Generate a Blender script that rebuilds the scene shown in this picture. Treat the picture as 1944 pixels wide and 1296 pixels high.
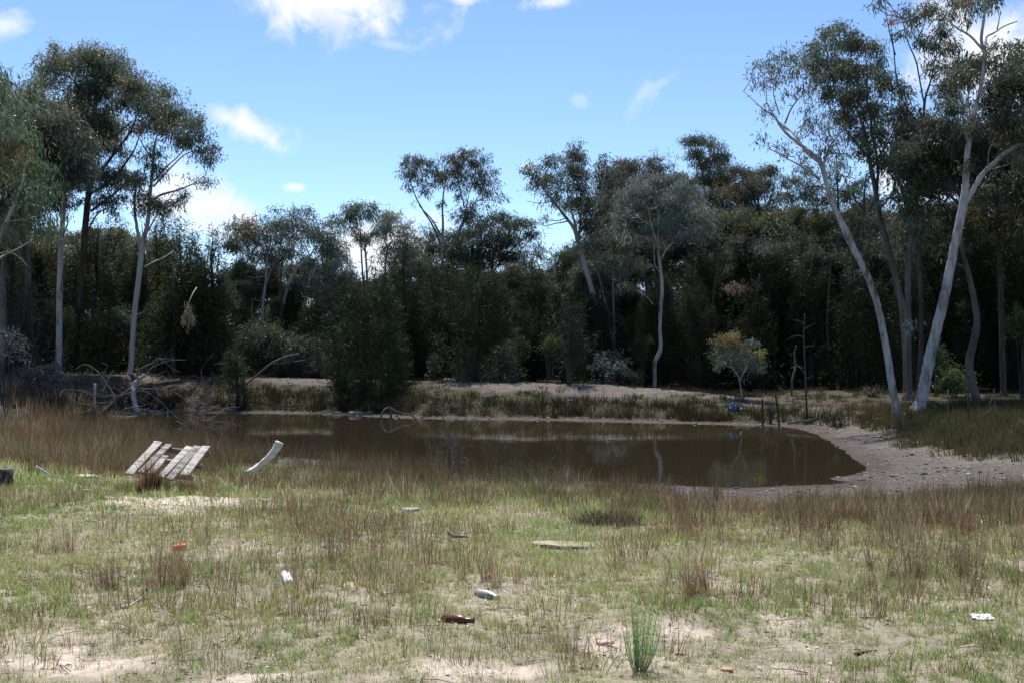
import bpy, math
import numpy as np
from mathutils import Vector
R = math.radians
for o in list(bpy.data.objects): bpy.data.objects.remove(o)
sc = bpy.context.scene
COL = sc.collection

# ------------------------------------------------------------------ camera, sky, sun, exposure
F = 2468.0            # focal length in photo pixels (1944 wide)
CAMZ = 2.2            # eye height above the water level (water is z = 0)
cd = bpy.data.cameras.new('camera'); cam = bpy.data.objects.new('camera', cd); COL.objects.link(cam)
cam.location = (0, 0, CAMZ); cam.rotation_euler = (R(90), 0, 0)
cd.sensor_width = 36; cd.lens = 36*F/1944; cd.clip_start = 0.1; cd.clip_end = 3000
sc.camera = cam
SUN_EL, SUN_AZ = R(61), R(-16)          # azimuth from +Y, negative = to the left
SUN_STRENGTH, SKY_STRENGTH, EXPOSURE = 5.0, 0.103, 0.80
sv = sc.view_settings; sv.view_transform = 'Standard'; sv.look = 'None'; sv.gamma = 1; sv.exposure = EXPOSURE
sv.use_curve_mapping = False
sl = bpy.data.lights.new('sun', 'SUN'); so = bpy.data.objects.new('sun', sl); COL.objects.link(so)
sl.energy = SUN_STRENGTH; sl.angle = R(0.53); sl.color = (1, .955, .89)
sdir = Vector((math.sin(SUN_AZ)*math.cos(SUN_EL), math.cos(SUN_AZ)*math.cos(SUN_EL), math.sin(SUN_EL)))
so.rotation_euler = sdir.to_track_quat('Z', 'Y').to_euler()
so.location = (-20, 20, 60)

def nd(nt, t, **kw):
    n = nt.nodes.new(t)
    for k, v in kw.items():
        if k == 'loc': n.location = v
        else: setattr(n, k, v)
    return n
def lk(nt, a, b): nt.links.new(a, b)
def mth(nt, op, a, b=None, c=None, clamp=False):
    n = nt.nodes.new('ShaderNodeMath'); n.operation = op; n.use_clamp = clamp
    for i, v in enumerate((a, b, c)):
        if v is None: continue
        if isinstance(v, (int, float)): n.inputs[i].default_value = v
        else: nt.links.new(v, n.inputs[i])
    return n.outputs[0]

W = bpy.data.worlds.new('World'); sc.world = W; W.use_nodes = True
wt = W.node_tree; wt.nodes.clear()
sky = nd(wt, 'ShaderNodeTexSky'); sky.sky_type = 'NISHITA'; sky.sun_disc = False
sky.sun_elevation = SUN_EL; sky.sun_rotation = SUN_AZ
sky.altitude = 0; sky.air_density = 0.7; sky.dust_density = 0; sky.ozone_density = 4.5
tc = nd(wt, 'ShaderNodeTexCoord'); sep = nd(wt, 'ShaderNodeSeparateXYZ'); lk(wt, tc.outputs['Generated'], sep.inputs[0])
AZ = mth(wt, 'ARCTAN2', sep.outputs[0], sep.outputs[1]); EL = mth(wt, 'ARCSINE', sep.outputs[2])
n1 = nd(wt, 'ShaderNodeTexNoise'); n1.inputs['Scale'].default_value = 34; n1.inputs['Detail'].default_value = 9; n1.inputs['Roughness'].default_value = .58
n1.inputs['Distortion'].default_value = .4
lk(wt, tc.outputs['Generated'], n1.inputs['Vector'])
n2 = nd(wt, 'ShaderNodeTexNoise'); n2.inputs['Scale'].default_value = 7; n2.inputs['Detail'].default_value = 6
lk(wt, tc.outputs['Generated'], n2.inputs['Vector'])
nz = mth(wt, 'ADD', mth(wt, 'MULTIPLY', mth(wt, 'SUBTRACT', n1.outputs['Fac'], .5), 3.6), mth(wt, 'MULTIPLY', mth(wt, 'SUBTRACT', n2.outputs['Fac'], .5), 1.6))
# each cloud: direction (photo pixel -> azimuth, elevation), half sizes, weight, tilt
CLOUDS = [(610, 0, 235, 78, 1.0, .06), (466, 240, 104, 34, .95, .28), (385, 395, 130, 62, 1.0, .25), (10, 46, 56, 28, .75, -.3),
          (1213, 185, 40, 34, .36, -.7), (1040, 4, 80, 22, .85, -.1), (880, -6, 70, 16, .75, 0), (1890, 110, 150, 120, 1.0, .1), (1760, 320, 120, 100, .9, 0),
          (745, 470, 150, 72, 1.0, .0), (555, 356, 24, 9, .7, 0), (1012, 318, 26, 10, .6, 0), (1102, 190, 22, 16, .28, 0), (740, 85, 60, 14, .3, .1), (1250, 160, 40, 14, .25, -.5)]
tot = None
for (px, py, rx, ry, wgt, tilt) in CLOUDS:
    a0 = math.atan((px-972)/F); e0 = math.atan((648-py)/F*math.cos(a0))
    da = mth(wt, 'SUBTRACT', AZ, a0); de = mth(wt, 'SUBTRACT', EL, e0)
    de = mth(wt, 'ADD', de, mth(wt, 'MULTIPLY', da, tilt))
    u = mth(wt, 'POWER', mth(wt, 'MULTIPLY', da, F/rx), 2.0); v = mth(wt, 'POWER', mth(wt, 'MULTIPLY', de, F/ry), 2.0)
    dd = mth(wt, 'SUBTRACT', 1.0, mth(wt, 'SQRT', mth(wt, 'ADD', u, v)))
    m = mth(wt, 'ADD', mth(wt, 'MULTIPLY', dd, 1.5), nz)
    mr = nd(wt, 'ShaderNodeMapRange'); mr.interpolation_type = 'SMOOTHSTEP'
    mr.inputs['From Min'].default_value = -.1; mr.inputs['From Max'].default_value = 1.4; mr.inputs['To Max'].default_value = wgt
    lk(wt, m, mr.inputs['Value'])
    tot = mr.outputs[0] if tot is None else mth(wt, 'MAXIMUM', tot, mr.outputs[0])
# the same broken cumulus over the rest of the sky
out = nd(wt, 'ShaderNodeMapRange'); out.interpolation_type = 'SMOOTHSTEP'
out.inputs['From Min'].default_value = .40; out.inputs['From Max'].default_value = .62
ab = mth(wt, 'MAXIMUM', mth(wt, 'ABSOLUTE', AZ), mth(wt, 'MULTIPLY', EL, 1.4)); lk(wt, ab, out.inputs['Value'])
gen = nd(wt, 'ShaderNodeMapRange'); gen.interpolation_type = 'SMOOTHSTEP'
n3 = nd(wt, 'ShaderNodeTexNoise'); n3.inputs['Scale'].default_value = 4; n3.inputs['Detail'].default_value = 8; lk(wt, tc.outputs['Generated'], n3.inputs['Vector'])
gen.inputs['From Min'].default_value = .54; gen.inputs['From Max'].default_value = .70; lk(wt, n3.outputs['Fac'], gen.inputs['Value'])
tot = mth(wt, 'MAXIMUM', tot, mth(wt, 'MULTIPLY', gen.outputs[0], out.outputs[0]), clamp=True)
b1 = nd(wt, 'ShaderNodeBackground'); b1.inputs['Strength'].default_value = SKY_STRENGTH; lk(wt, sky.outputs[0], b1.inputs['Color'])
b2 = nd(wt, 'ShaderNodeBackground'); b2.inputs['Color'].default_value = (.86, .88, .93, 1); b2.inputs['Strength'].default_value = .69
mx = nd(wt, 'ShaderNodeMixShader'); lk(wt, tot, mx.inputs[0]); lk(wt, b1.outputs[0], mx.inputs[1]); lk(wt, b2.outputs[0], mx.inputs[2])
wo = nd(wt, 'ShaderNodeOutputWorld'); lk(wt, mx.outputs[0], wo.inputs[0])

# ------------------------------------------------------------------ helpers
def P(px, py, Y): return np.array([(px-972)/F*Y, Y, CAMZ-(py-648)/F*Y])
def sst(a, b, x):
    t = np.clip((x-a)/(b-a), 0, 1); return t*t*(3-2*t)
def _h(i, j, s):
    n = (i.astype(np.int64)*374761393 + j.astype(np.int64)*668265263 + s*1442695041) & 0xffffffff
    n = ((n ^ (n >> 13))*1274126177) & 0xffffffff
    return ((n ^ (n >> 16)) & 0xffff)/65535.0
def vnoise(x, y, s=0):
    xi = np.floor(x); yi = np.floor(y); fx = x-xi; fy = y-yi
    fx = fx*fx*(3-2*fx); fy = fy*fy*(3-2*fy)
    a = _h(xi, yi, s); b = _h(xi+1, yi, s); c = _h(xi, yi+1, s); d = _h(xi+1, yi+1, s)
    return (a*(1-fx)+b*fx)*(1-fy)+(c*(1-fx)+d*fx)*fy
def fbm(x, y, s=0, o=4):
    t = 0; a = .5; n = 0
    for k in range(o):
        t = t+a*vnoise(x*2**k+17.3*k, y*2**k-9.1*k, s+k); n += a; a *= .55
    return t/n
def unit(v): return v/np.maximum(np.linalg.norm(v, axis=-1, keepdims=True), 1e-9)

def mesh(name, V, polys, tint=None, smooth=False):
    """polys: list of int arrays (n,3) or (n,4)"""
    me = bpy.data.meshes.new(name); V = np.asarray(V, np.float32)
    polys = [np.asarray(p, np.int32) for p in polys if len(p)]
    nl = sum(p.size for p in polys); npol = sum(len(p) for p in polys)
    me.vertices.add(len(V)); me.vertices.foreach_set('co', V.ravel())
    me.loops.add(nl); me.polygons.add(npol)
    me.loops.foreach_set('vertex_index', np.concatenate([p.ravel() for p in polys]))
    st = []; s = 0
    for p in polys:
        st.append(s+np.arange(len(p))*p.shape[1]); s += p.size
    me.polygons.foreach_set('loop_start', np.concatenate(st).astype(np.int32))
    if smooth: me.polygons.foreach_set('use_smooth', np.ones(npol, bool))
    me.update(calc_edges=True)
    if tint is not None:
        a = me.attributes.new('tint', 'FLOAT_COLOR', 'POINT'); t = np.asarray(tint, np.float32)
        if t.shape[1] == 3: t = np.c_[t, np.ones(len(t), np.float32)]
        a.data.foreach_set('color', np.ascontiguousarray(t).ravel())
    return me
class Geo:
    def __init__(s): s.V = []; s.P = {3: [], 4: []}; s.T = []; s.n = 0
    def add(s, V, F_, tint=None):
        F_ = np.asarray(F_)
        s.V.append(np.asarray(V, float)); s.P[F_.shape[1]].append(F_+s.n)
        if tint is not None: s.T.append(np.broadcast_to(tint, (len(V), 3)))
        s.n += len(V)
    def build(s, name, mat, parent=None, org=None, smooth=False, kind=None, label=None):
        if not s.n: return None
        V = np.concatenate(s.V)
        if org is not None: V = V-np.asarray(org)
        me = mesh(name, V, [np.concatenate(p) for p in s.P.values() if p], np.concatenate(s.T) if s.T else None, smooth)
        me.materials.append(mat)
        return link(name, me, parent, kind, label)
def link(name, me, parent=None, kind=None, label=None):
    o = bpy.data.objects.new(name, me); COL.objects.link(o)
    if parent is not None: o.parent = parent
    if kind: o['kind'] = kind
    if label: o['label'] = label
    return o
def tag(o, label, cat, group=None):
    o['label'] = label; o['category'] = cat
    if group: o['group'] = group
    return o
def thing(name, label, cat, loc=(0, 0, 0), group=None):
    o = bpy.data.objects.new(name, None); COL.objects.link(o); o.location = tuple(float(c) for c in loc); o.empty_display_size = .2
    return tag(o, label, cat, group)
def dup(root, loc, rz, s, label=None, group=None):
    r = root.copy(); COL.objects.link(r); r.location = loc; r.rotation_euler = (0, 0, rz); r.scale = s
    if label: r['label'] = label
    if group: r['group'] = group
    for ch in root.children:
        c = ch.copy(); COL.objects.link(c); c.parent = r
    return r
def catmull(pts, k=6):
    p = np.asarray(pts, float)
    if len(p) < 3:
        t = np.linspace(0, 1, k+1)[:, None]; return p[0]*(1-t)+p[-1]*t
    q = np.vstack([2*p[0]-p[1], p, 2*p[-1]-p[-2]]); o = []
    for i in range(1, len(q)-2):
        a, b, c, d = q[i-1], q[i], q[i+1], q[i+2]
        for t in np.arange(k)/k:
            o.append(.5*(2*b+(c-a)*t+(2*a-5*b+4*c-d)*t*t+(3*b-a-3*c+d)*t**3))
    o.append(q[-2]); return np.array(o)
def tube(g, pts, rad, n=8, rng=None, jag=0, tint=None, cap=True):
    p = np.asarray(pts, float); r = np.asarray(rad, float); m = len(p)
    t = unit(np.gradient(p, axis=0)); ref = np.array([.37, .91, .2]) if abs(t[0][2]) > .7 else np.array([.1, .15, .98])
    u = unit(np.cross(t, ref)); v = np.cross(t, u)
    a = np.linspace(0, 2*np.pi, n, endpoint=False)
    rr = r[:, None]*np.ones(n)
    if jag and rng is not None: rr = rr*(1+jag*rng.standard_normal((m, n)))
    V = p[:, None, :]+rr[..., None]*(np.cos(a)[None, :, None]*u[:, None, :]+np.sin(a)[None, :, None]*v[:, None, :])
    i = np.arange(m-1)[:, None]*n; j = np.arange(n)[None, :]; j2 = (j+1) % n
    Q = np.stack([i+j, i+j2, i+n+j2, i+n+j], -1).reshape(-1, 4)
    V = V.reshape(-1, 3)
    g.add(V, Q, tint)
    if cap:
        b = g.n-len(V)
        for off, c, fl in ((0, p[0], 1), ((m-1)*n, p[-1], 0)):
            g.add(np.array([c]), np.array([[0, 0, 0]])[:0].reshape(0, 3), tint); ci = g.n-1
            tri = np.stack([np.full(n, ci), b+off+np.arange(n), b+off+(np.arange(n)+1) % n], -1)
            if fl: tri = tri[:, ::-1]
            g.P[3].append(tri)
def tubes3(g, A, M, B, ra, rb, tint=None):
    """many thin three sided twigs A -> M -> B at once"""
    n = len(A)
    if not n: return
    pts = np.stack([A, M, B], 1); rr = np.stack([ra, (ra+rb)/2, rb], 1)
    t = unit(B-A); ref = np.where(np.abs(t[:, 2:3]) > .8, [[1., .1, 0]], [[.05, .1, 1.]])
    u = unit(np.cross(t, ref)); v = np.cross(t, u); a = np.arange(3)*2*np.pi/3
    ring = np.cos(a)[None, :, None]*u[:, None, :]+np.sin(a)[None, :, None]*v[:, None, :]
    V = pts[:, :, None, :]+rr[:, :, None, None]*ring[:, None, :, :]
    base = np.arange(n)[:, None, None]*9; i = np.arange(2)[None, :, None]*3; j = np.arange(3)[None, None, :]; j2 = (j+1) % 3
    Q = np.stack(np.broadcast_arrays(base+i+j, base+i+j2, base+i+3+j2, base+i+3+j), -1).reshape(-1, 4)
    g.add(V.reshape(-1, 3), Q, tint)
def twigs2(g, A, B, ra, rb):
    n = len(A)
    if not n: return
    t = unit(B-A); ref = np.where(np.abs(t[:, 2:3]) > .8, [[1., .1, 0]], [[.05, .1, 1.]]); u = unit(np.cross(t, ref)); v = np.cross(t, u); a = np.arange(3)*2*np.pi/3
    ring = np.cos(a)[None, :, None]*u[:, None, :]+np.sin(a)[None, :, None]*v[:, None, :]
    V = np.concatenate([A[:, None]+ring*ra[:, None, None], B[:, None]+ring*rb[:, None, None]], 1); base = np.arange(n)[:, None]*6; j = np.arange(3)[None]; j2 = (j+1) % 3
    g.add(V.reshape(-1, 3), np.stack([base+j, base+j2, base+3+j2, base+3+j], -1).reshape(-1, 4))
def kites(g, base, d, L, Wd, rng, col):
    """leaf shaped four sided faces: base points, directions, lengths, widths, colours (n,3)"""
    n = len(base)
    if not n: return
    w = unit(np.cross(d, rng.standard_normal((n, 3)))); L = L[:, None]; Wd = Wd[:, None]
    nrm = np.cross(d, w)
    tip = base+d*L+np.array([0, 0, -1])*L*.12
    mid = base+d*L*.45+nrm*L*.06
    V = np.stack([base, mid+w*Wd/2, tip, mid-w*Wd/2], 1).reshape(-1, 3)
    g.add(V, np.arange(4*n).reshape(-1, 4), np.repeat(col, 4, 0))

# ------------------------------------------------------------------ materials
def newmat(name):
    m = bpy.data.materials.new(name); m.use_nodes = True; nt = m.node_tree
    return m, nt, nt.nodes['Principled BSDF'], nt.nodes['Material Output']
def ramp(nt, fac, stops):
    r = nd(nt, 'ShaderNodeValToRGB'); e = r.color_ramp.elements
    while len(e) < len(stops): e.new(.5)
    for x, (p, c) in zip(e, stops): x.position = p; x.color = (*c, 1)
    lk(nt, fac, r.inputs[0]); return r.outputs[0]
def noise(nt, scale, detail=5, rough=.55, vec=None, dist=0):
    n = nd(nt, 'ShaderNodeTexNoise'); n.inputs['Scale'].default_value = scale; n.inputs['Detail'].default_value = detail
    n.inputs['Roughness'].default_value = rough; n.inputs['Distortion'].default_value = dist
    if vec is not None: lk(nt, vec, n.inputs['Vector'])
    return n.outputs['Fac']
def objvec(nt, scale=(1, 1, 1)):
    t = nd(nt, 'ShaderNodeTexCoord'); mp = nd(nt, 'ShaderNodeMapping'); mp.inputs['Scale'].default_value = scale
    lk(nt, t.outputs['Object'], mp.inputs[0]); return mp.outputs[0]
def bump(nt, b, h, strength, dist=.02):
    n = nd(nt, 'ShaderNodeBump'); n.inputs['Strength'].default_value = strength; n.inputs['Distance'].default_value = dist
    lk(nt, h, n.inputs['Height']); lk(nt, n.outputs[0], b.inputs['Normal'])
def leafmat(name, rough=.5, trans=.3, spec=.3):
    m, nt, b, o = newmat(name)
    a = nd(nt, 'ShaderNodeAttribute'); a.attribute_name = 'tint'
    lk(nt, a.outputs['Color'], b.inputs['Base Color']); b.inputs['Roughness'].default_value = rough; b.inputs['Specular IOR Level'].default_value = spec
    tr = nd(nt, 'ShaderNodeBsdfTranslucent'); lk(nt, a.outputs['Color'], tr.inputs[0])
    mx = nd(nt, 'ShaderNodeMixShader'); mx.inputs[0].default_value = trans
    lk(nt, b.outputs[0], mx.inputs[1]); lk(nt, tr.outputs[0], mx.inputs[2]); lk(nt, mx.outputs[0], o.inputs[0]); return m
LEAF = leafmat('gum_leaf', .5, .45, .35); NEEDLE = leafmat('needle', .65, .28, .12); GRASS = leafmat('grass_blade', .6, .5, .2)
def barkmat(name, stops, vs=(9, 9, 2), sc_=1, rough=.8, bmp=.4):
    m, nt, b, o = newmat(name); v = objvec(nt, vs)
    f = noise(nt, sc_, 6, .6, v, .6); lk(nt, ramp(nt, f, stops), b.inputs['Base Color'])
    b.inputs['Roughness'].default_value = rough; b.inputs['Specular IOR Level'].default_value = .25
    bump(nt, b, noise(nt, 5*sc_, 6, .65, v), bmp, .02); return m
PALE = barkmat('pale_gum_bark', [(.33, (.10, .075, .06)), (.42, (.24, .215, .195)), (.5, (.35, .335, .325)), (.66, (.45, .44, .43))], (5, 5, 1.3), 1.2, .75, .35)
RUSTY = barkmat('peeling_gum_bark', [(.32, (.13, .068, .042)), (.40, (.23, .165, .125)), (.46, (.34, .315, .295)), (.66, (.44, .42, .40))], (3, 3, .7), 1, .75, .4)
GREY = barkmat('grey_gum_bark', [(.3, (.055, .047, .042)), (.5, (.115, .105, .097)), (.7, (.18, .168, .158))], (6, 6, 1), 1, .85, .5)
DARK = barkmat('rough_dark_bark', [(.3, (.03, .024, .02)), (.5, (.07, .056, .048)), (.7, (.12, .1, .088))], (14, 14, 1.6), 1, .95, .9)
DEAD = barkmat('grey_deadwood', [(.3, (.06, .05, .044)), (.5, (.135, .118, .105)), (.7, (.23, .208, .19))], (8, 8, 3), 1, .9, .5)
BLEACH = barkmat('bleached_wood', [(.3, (.22, .19, .16)), (.45, (.46, .43, .39)), (.65, (.62, .59, .55))], (10, 10, 10), 1, .8, .5)
PLANK = barkmat('weathered_plank', [(.3, (.10, .085, .072)), (.46, (.30, .275, .25)), (.7, (.50, .475, .44))], (5, 22, 22), 1, .85, .6)
CHAR = barkmat('charred_wood', [(.35, (.018, .016, .015)), (.6, (.05, .045, .04)), (.75, (.12, .11, .1))], (9, 9, 4), 1, .9, .8)
def flat(name, col, rough=.5, spec=.5, **kw):
    m, nt, b, o = newmat(name); f = noise(nt, 30, 4, .6, objvec(nt))
    c = np.array(col); lk(nt, ramp(nt, f, [(.3, c*.75), (.7, np.minimum(c*1.15, 1))]), b.inputs['Base Color'])
    b.inputs['Roughness'].default_value = rough; b.inputs['Specular IOR Level'].default_value = spec
    for k, v in kw.items(): b.inputs[k].default_value = v
    return m
STONE = leafmat('stone', .85, .0, .3)

# ------------------------------------------------------------------ terrain
shore_px = [(250, 790), (300, 784), (500, 784), (640, 787), (760, 793), (900, 796), (1000, 797), (1150, 800), (1300, 804), (1420, 807), (1490, 810), (1530, 818), (1565, 833), (1600, 856), (1622, 872),
            (1640, 888), (1622, 900), (1585, 905), (1572, 909), (1605, 914), (1580, 918), (1500, 921), (1400, 925), (1330, 922), (1230, 918), (1160, 915), (1060, 911), (960, 906), (900, 900), (800, 890), (700, 880), (560, 868), (440, 855), (340, 836), (270, 815), (230, 800)]
SH = np.array([[(px-972)/F*(CAMZ*F/(py-648)), CAMZ*F/(py-648)] for px, py in shore_px])
SH = catmull(np.vstack([SH, SH[:1]]), 5)[:-1]
def sdist_raw(x, y):
    """signed distance to the shoreline, positive outside"""
    sh = x.shape; x = x.ravel(); y = y.ravel(); out = np.empty(len(x))
    A = SH; B = np.roll(SH, -1, 0); D = B-A; L2 = (D**2).sum(1)+1e-12
    for s in range(0, len(x), 20000):
        px = x[s:s+20000, None]; py = y[s:s+20000, None]
        t = np.clip(((px-A[:, 0])*D[:, 0]+(py-A[:, 1])*D[:, 1])/L2, 0, 1)
        d = np.sqrt(((px-A[:, 0]-t*D[:, 0])**2+(py-A[:, 1]-t*D[:, 1])**2).min(1))
        c = ((A[:, 1] > py) != (B[:, 1] > py)) & (px < (B[:, 0]-A[:, 0])*(py-A[:, 1])/(B[:, 1]-A[:, 1]+1e-15)+A[:, 0])
        out[s:s+20000] = np.where(c.sum(1) % 2 == 1, -d, d)
    return out.reshape(sh)
GX0, GX1, GY0, GY1, GS = -34., 34., 2., 84., .2
_gx = np.arange(GX0, GX1+GS/2, GS); _gy = np.arange(GY0, GY1+GS/2, GS)
_DG = sdist_raw(*np.meshgrid(_gx, _gy))
def sdist(x, y):
    x = np.asarray(x, float); y = np.asarray(y, float)
    fx = np.clip((x-GX0)/GS, 0, len(_gx)-1.001); fy = np.clip((y-GY0)/GS, 0, len(_gy)-1.001)
    i = fx.astype(int); j = fy.astype(int); u = fx-i; v = fy-j
    r = (_DG[j, i]*(1-u)+_DG[j, i+1]*u)*(1-v)+(_DG[j+1, i]*(1-u)+_DG[j+1, i+1]*u)*v
    ex = np.maximum(np.maximum(GX0-x, x-GX1), 0); ey = np.maximum(np.maximum(GY0-y, y-GY1), 0)
    return r+np.sqrt(ex**2+ey**2)
def zones(x, y):
    wf = sst(31, 36, y)*(1-sst(6, 11, x))
    wr = sst(3.5, 7, x)*sst(19, 25, y)*(1-wf)
    return wf, wr, 1-wf-wr
def height(x, y, d=None):
    x = np.asarray(x, float); y = np.asarray(y, float)
    if d is None: d = sdist(x, y)
    wf, wr, wn = zones(x, y)
    zn = np.interp(d, [0, 2, 5, 8, 10, 14], [0, .08, .28, .55, .61, .62])
    zr = np.interp(d, [0, 1.3, 2.5, 4, 8, 14, 40], [0, .06, .22, .44, .52, .45, .3])
    c = np.interp(x, [-14, -10, -5, 0, 3, 5, 7, 9], [1.1, .95, .88, .88, .82, .7, .5, .4])
    zf = np.interp(d, [0, .7, 1.0, 1.6, 3, 4.1, 5.6, 8, 14], [0, .06, .12, .36, .76, 1.0, 1.0, .86, .8])*c
    z = wf*zf+wr*zr+wn*zn
    n = (fbm(x*.7, y*.7, 5)-.5)*.16+(fbm(x*2.6, y*2.6, 9, 3)-.5)*.07
    z = z+n*sst(.2, 3, d)*np.where(wf > .5, .3, 1)+(fbm(x*1.3, y*1.3, 19, 3)-.5)*.05*sst(-.5, .6, d)
    return np.where(d < 0, np.maximum(d*.14, -.55), np.maximum(z, d*.015))
def hz(x, y): return float(height(np.array([x]), np.array([y]))[0])

BARE = [(100, 1268, 150, 34), (330, 946, 190, 22), (230, 925, 80, 10), (1170, 1225, 70, 34), (930, 1280, 170, 18), (480, 1288, 150, 14), (1290, 1190, 60, 14), (420, 935, 70, 12), (1500, 1262, 50, 10)]
def mudlim(x, y): return np.where(x > 1.6, np.interp(y, [16, 18.6, 20.5, 23, 27], [3.5, 3.8, 3.0, 1.8, 1.2]), 1.0)+(fbm(x*.9, y*.9, 51)-.5)*2.2
def bare(x, y):
    Y = np.maximum(y, .5); px = 972+x/Y*F; py = 648+1.6/Y*F
    b = np.zeros_like(x)
    wob = (fbm(x*3.1, y*3.1, 41)-.5)*1.6
    for (cx, cy, rx, ry) in BARE:
        yc = 1.6*F/(cy-648); xc = (cx-972)/F*yc; ax = rx/F*yc; ay = (1.6*F/(cy-ry-648)-1.6*F/(cy+ry-648))/2
        q = 1-np.sqrt(((x-xc)/ax)**2+((y-yc)/ay)**2)+wob
        b = np.maximum(b, .92*sst(-.25, .55, q+(fbm(x*11, y*11, 43, 3)-.5)*.9))
    g = sst(.58, .70, fbm(x*1.9, y*1.4, 3, 5))*.35
    return np.maximum(b, g*(y < 14))

def axis(parts):
    r = [np.arange(a, b, s) for a, b, s in parts]; return np.concatenate(r+[np.array([parts[-1][1]])])
gx = axis([(-900, -120, 60), (-120, -40, 8), (-40, -16, 1), (-16, -5, .22), (-5, 5, .11), (5, 13, .16), (13, 40, 1), (40, 120, 8), (120, 900, 60)])
gy = axis([(-300, -60, 40), (-60, 0, 6), (0, 4.5, .5), (4.5, 11, .055), (11, 25, .11), (25, 36, .2), (36, 47, .14), (47, 80, 1), (80, 160, 8), (160, 1200, 65)])
X, Yg = np.meshgrid(gx, gy); Dm = sdist(X, Yg); Z = height(X, Yg, Dm)
fine = np.clip((12-Yg)/4, 0, 1)*(Yg > 4)
Z = Z+fine*(fbm(X*9, Yg*9, 77, 3)-.5)*.028
wf, wr, wn = zones(X, Yg)
C = np.zeros(X.shape+(3,))
nA = fbm(X*1.2, Yg*1.2, 21)[..., None]; nB = fbm(X*4, Yg*4, 31)[..., None]
litter = np.array([.25, .215, .178])*(.75+.5*nB); sand = np.array([.47, .395, .335])*(.85+.3*nB); moss = np.array([.19, .195, .085])
C = litter*(1-.5*nA)+moss*.5*nA
bm = bare(X, Yg)[..., None]*(Yg < 22)[..., None]; C = C*(1-bm)+sand*bm
mud = np.array([.165, .14, .123])*(.7+.6*nB)
mlim = mudlim(X, Yg)
mm = (1-sst(-.8, .8, Dm-mlim))[..., None]*((wn+wr) > .5)[..., None]; C = C*(1-mm)+mud*mm
wet = (.8*(1-sst(.0, .9, Dm+(fbm(X*2.2, Yg*2.2, 71)-.5)*1.0)))[..., None]*(Dm > -3)[..., None]; C = C*(1-wet)+np.array([.09, .07, .05])*wet
gravel = np.array([.205, .172, .148])*(.7+.6*nB); turf = np.array([.10, .095, .05])
pxg = 972+X/np.maximum(Yg, 1)*F; gw = sst(2.8, 3.6, Dm+(fbm(X*1.4, Yg*1.4, 61)-.5)*2.4+.9*np.exp(-((pxg-1110)/140)**2))*(1-sst(6, 8, Dm))
gw = gw*np.maximum(sst(800, 850, pxg), .9*sst(270, 300, pxg)*(1-sst(620, 660, pxg))*sst(3.0, 3.6, Dm)); shelf = ((1-sst(.75, 1.1, Dm))*wf)[..., None]
fb = (turf*(1-gw[..., None])+gravel*gw[..., None]); C = C*(1-wf[..., None])+fb*wf[..., None]; C = C*(1-shelf)+np.array([.125, .098, .076])*(.6+.8*nB)*shelf
fl = np.maximum(sst(6.5, 9, Dm)*sst(30, 36, Yg), np.maximum((1-sst(-9.5, -7.5, X))*sst(27, 31, Yg), sst(7, 8.5, X)*sst(25, 30, Yg)*sst(2, 4, Dm)))[..., None]; floor_c = np.array([.10, .078, .058])*(.7+.6*nA)
trk = np.exp(-((Yg-(43-.35*(X-7)))/1.6)**2)*sst(5, 8, X)*(1-sst(14, 18, X)); trk = trk[..., None]*.85
C = C*(1-fl)+floor_c*fl; C = C*(1-trk)+np.array([.17, .14, .118])*trk
rb = (wr*sst(4, 6, Dm)*(1-sst(8, 12, Dm)))[..., None]*.8; C = C*(1-rb)+np.array([.11, .10, .055])*rb
ny, nx = X.shape; idx = np.arange(ny*nx).reshape(ny, nx)
Q = np.stack([idx[:-1, :-1], idx[:-1, 1:], idx[1:, 1:], idx[1:, :-1]], -1).reshape(-1, 4)
gm, nt, b, o = newmat('earth'); at = nd(nt, 'ShaderNodeAttribute'); at.attribute_name = 'tint'
v = objvec(nt); f1 = noise(nt, 14, 8, .65, v); f2 = noise(nt, 95, 4, .6, v)
mixc = nd(nt, 'ShaderNodeMix'); mixc.data_type = 'RGBA'; mixc.blend_type = 'MULTIPLY'; mixc.inputs[0].default_value = 1
gr = ramp(nt, mth(nt, 'ADD', mth(nt, 'MULTIPLY', f1, .6), mth(nt, 'MULTIPLY', f2, .4)), [(.34, (.45, .43, .41)), (.5, (.95, .95, .95)), (.64, (1.3, 1.28, 1.25))])
lk(nt, at.outputs['Color'], mixc.inputs[6]); lk(nt, gr, mixc.inputs[7]); lk(nt, mixc.outputs[2], b.inputs['Base Color'])
b.inputs['Roughness'].default_value = .92; b.inputs['Specular IOR Level'].default_value = .2
bump(nt, b, mth(nt, 'ADD', f1, mth(nt, 'MULTIPLY', f2, .5)), .7, .03)
me = mesh('ground', np.stack([X, Yg, Z], -1).reshape(-1, 3), [Q], C.reshape(-1, 3), True); me.materials.append(gm); link('ground', me, kind='structure')

# water sheet, a little larger than the pond; the ground rises through it
cen = SH.mean(0); WS = cen+(SH-cen)*1.03
wm, nt, b, o = newmat('muddy_water')
b.inputs['Base Color'].default_value = (.045, .034, .019, 1); b.inputs['Roughness'].default_value = .035; b.inputs['IOR'].default_value = 1.33; b.inputs['Specular IOR Level'].default_value = .5
v = objvec(nt, (1, .35, 1)); bump(nt, b, noise(nt, 5, 3, .5, v), .035, .05)
wv = np.c_[WS, np.zeros(len(WS))]; me = bpy.data.meshes.new('water'); me.from_pydata(wv.tolist(), [], [list(range(len(wv)))]); me.update(); me.materials.append(wm)
link('water', me, kind='structure')

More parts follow.
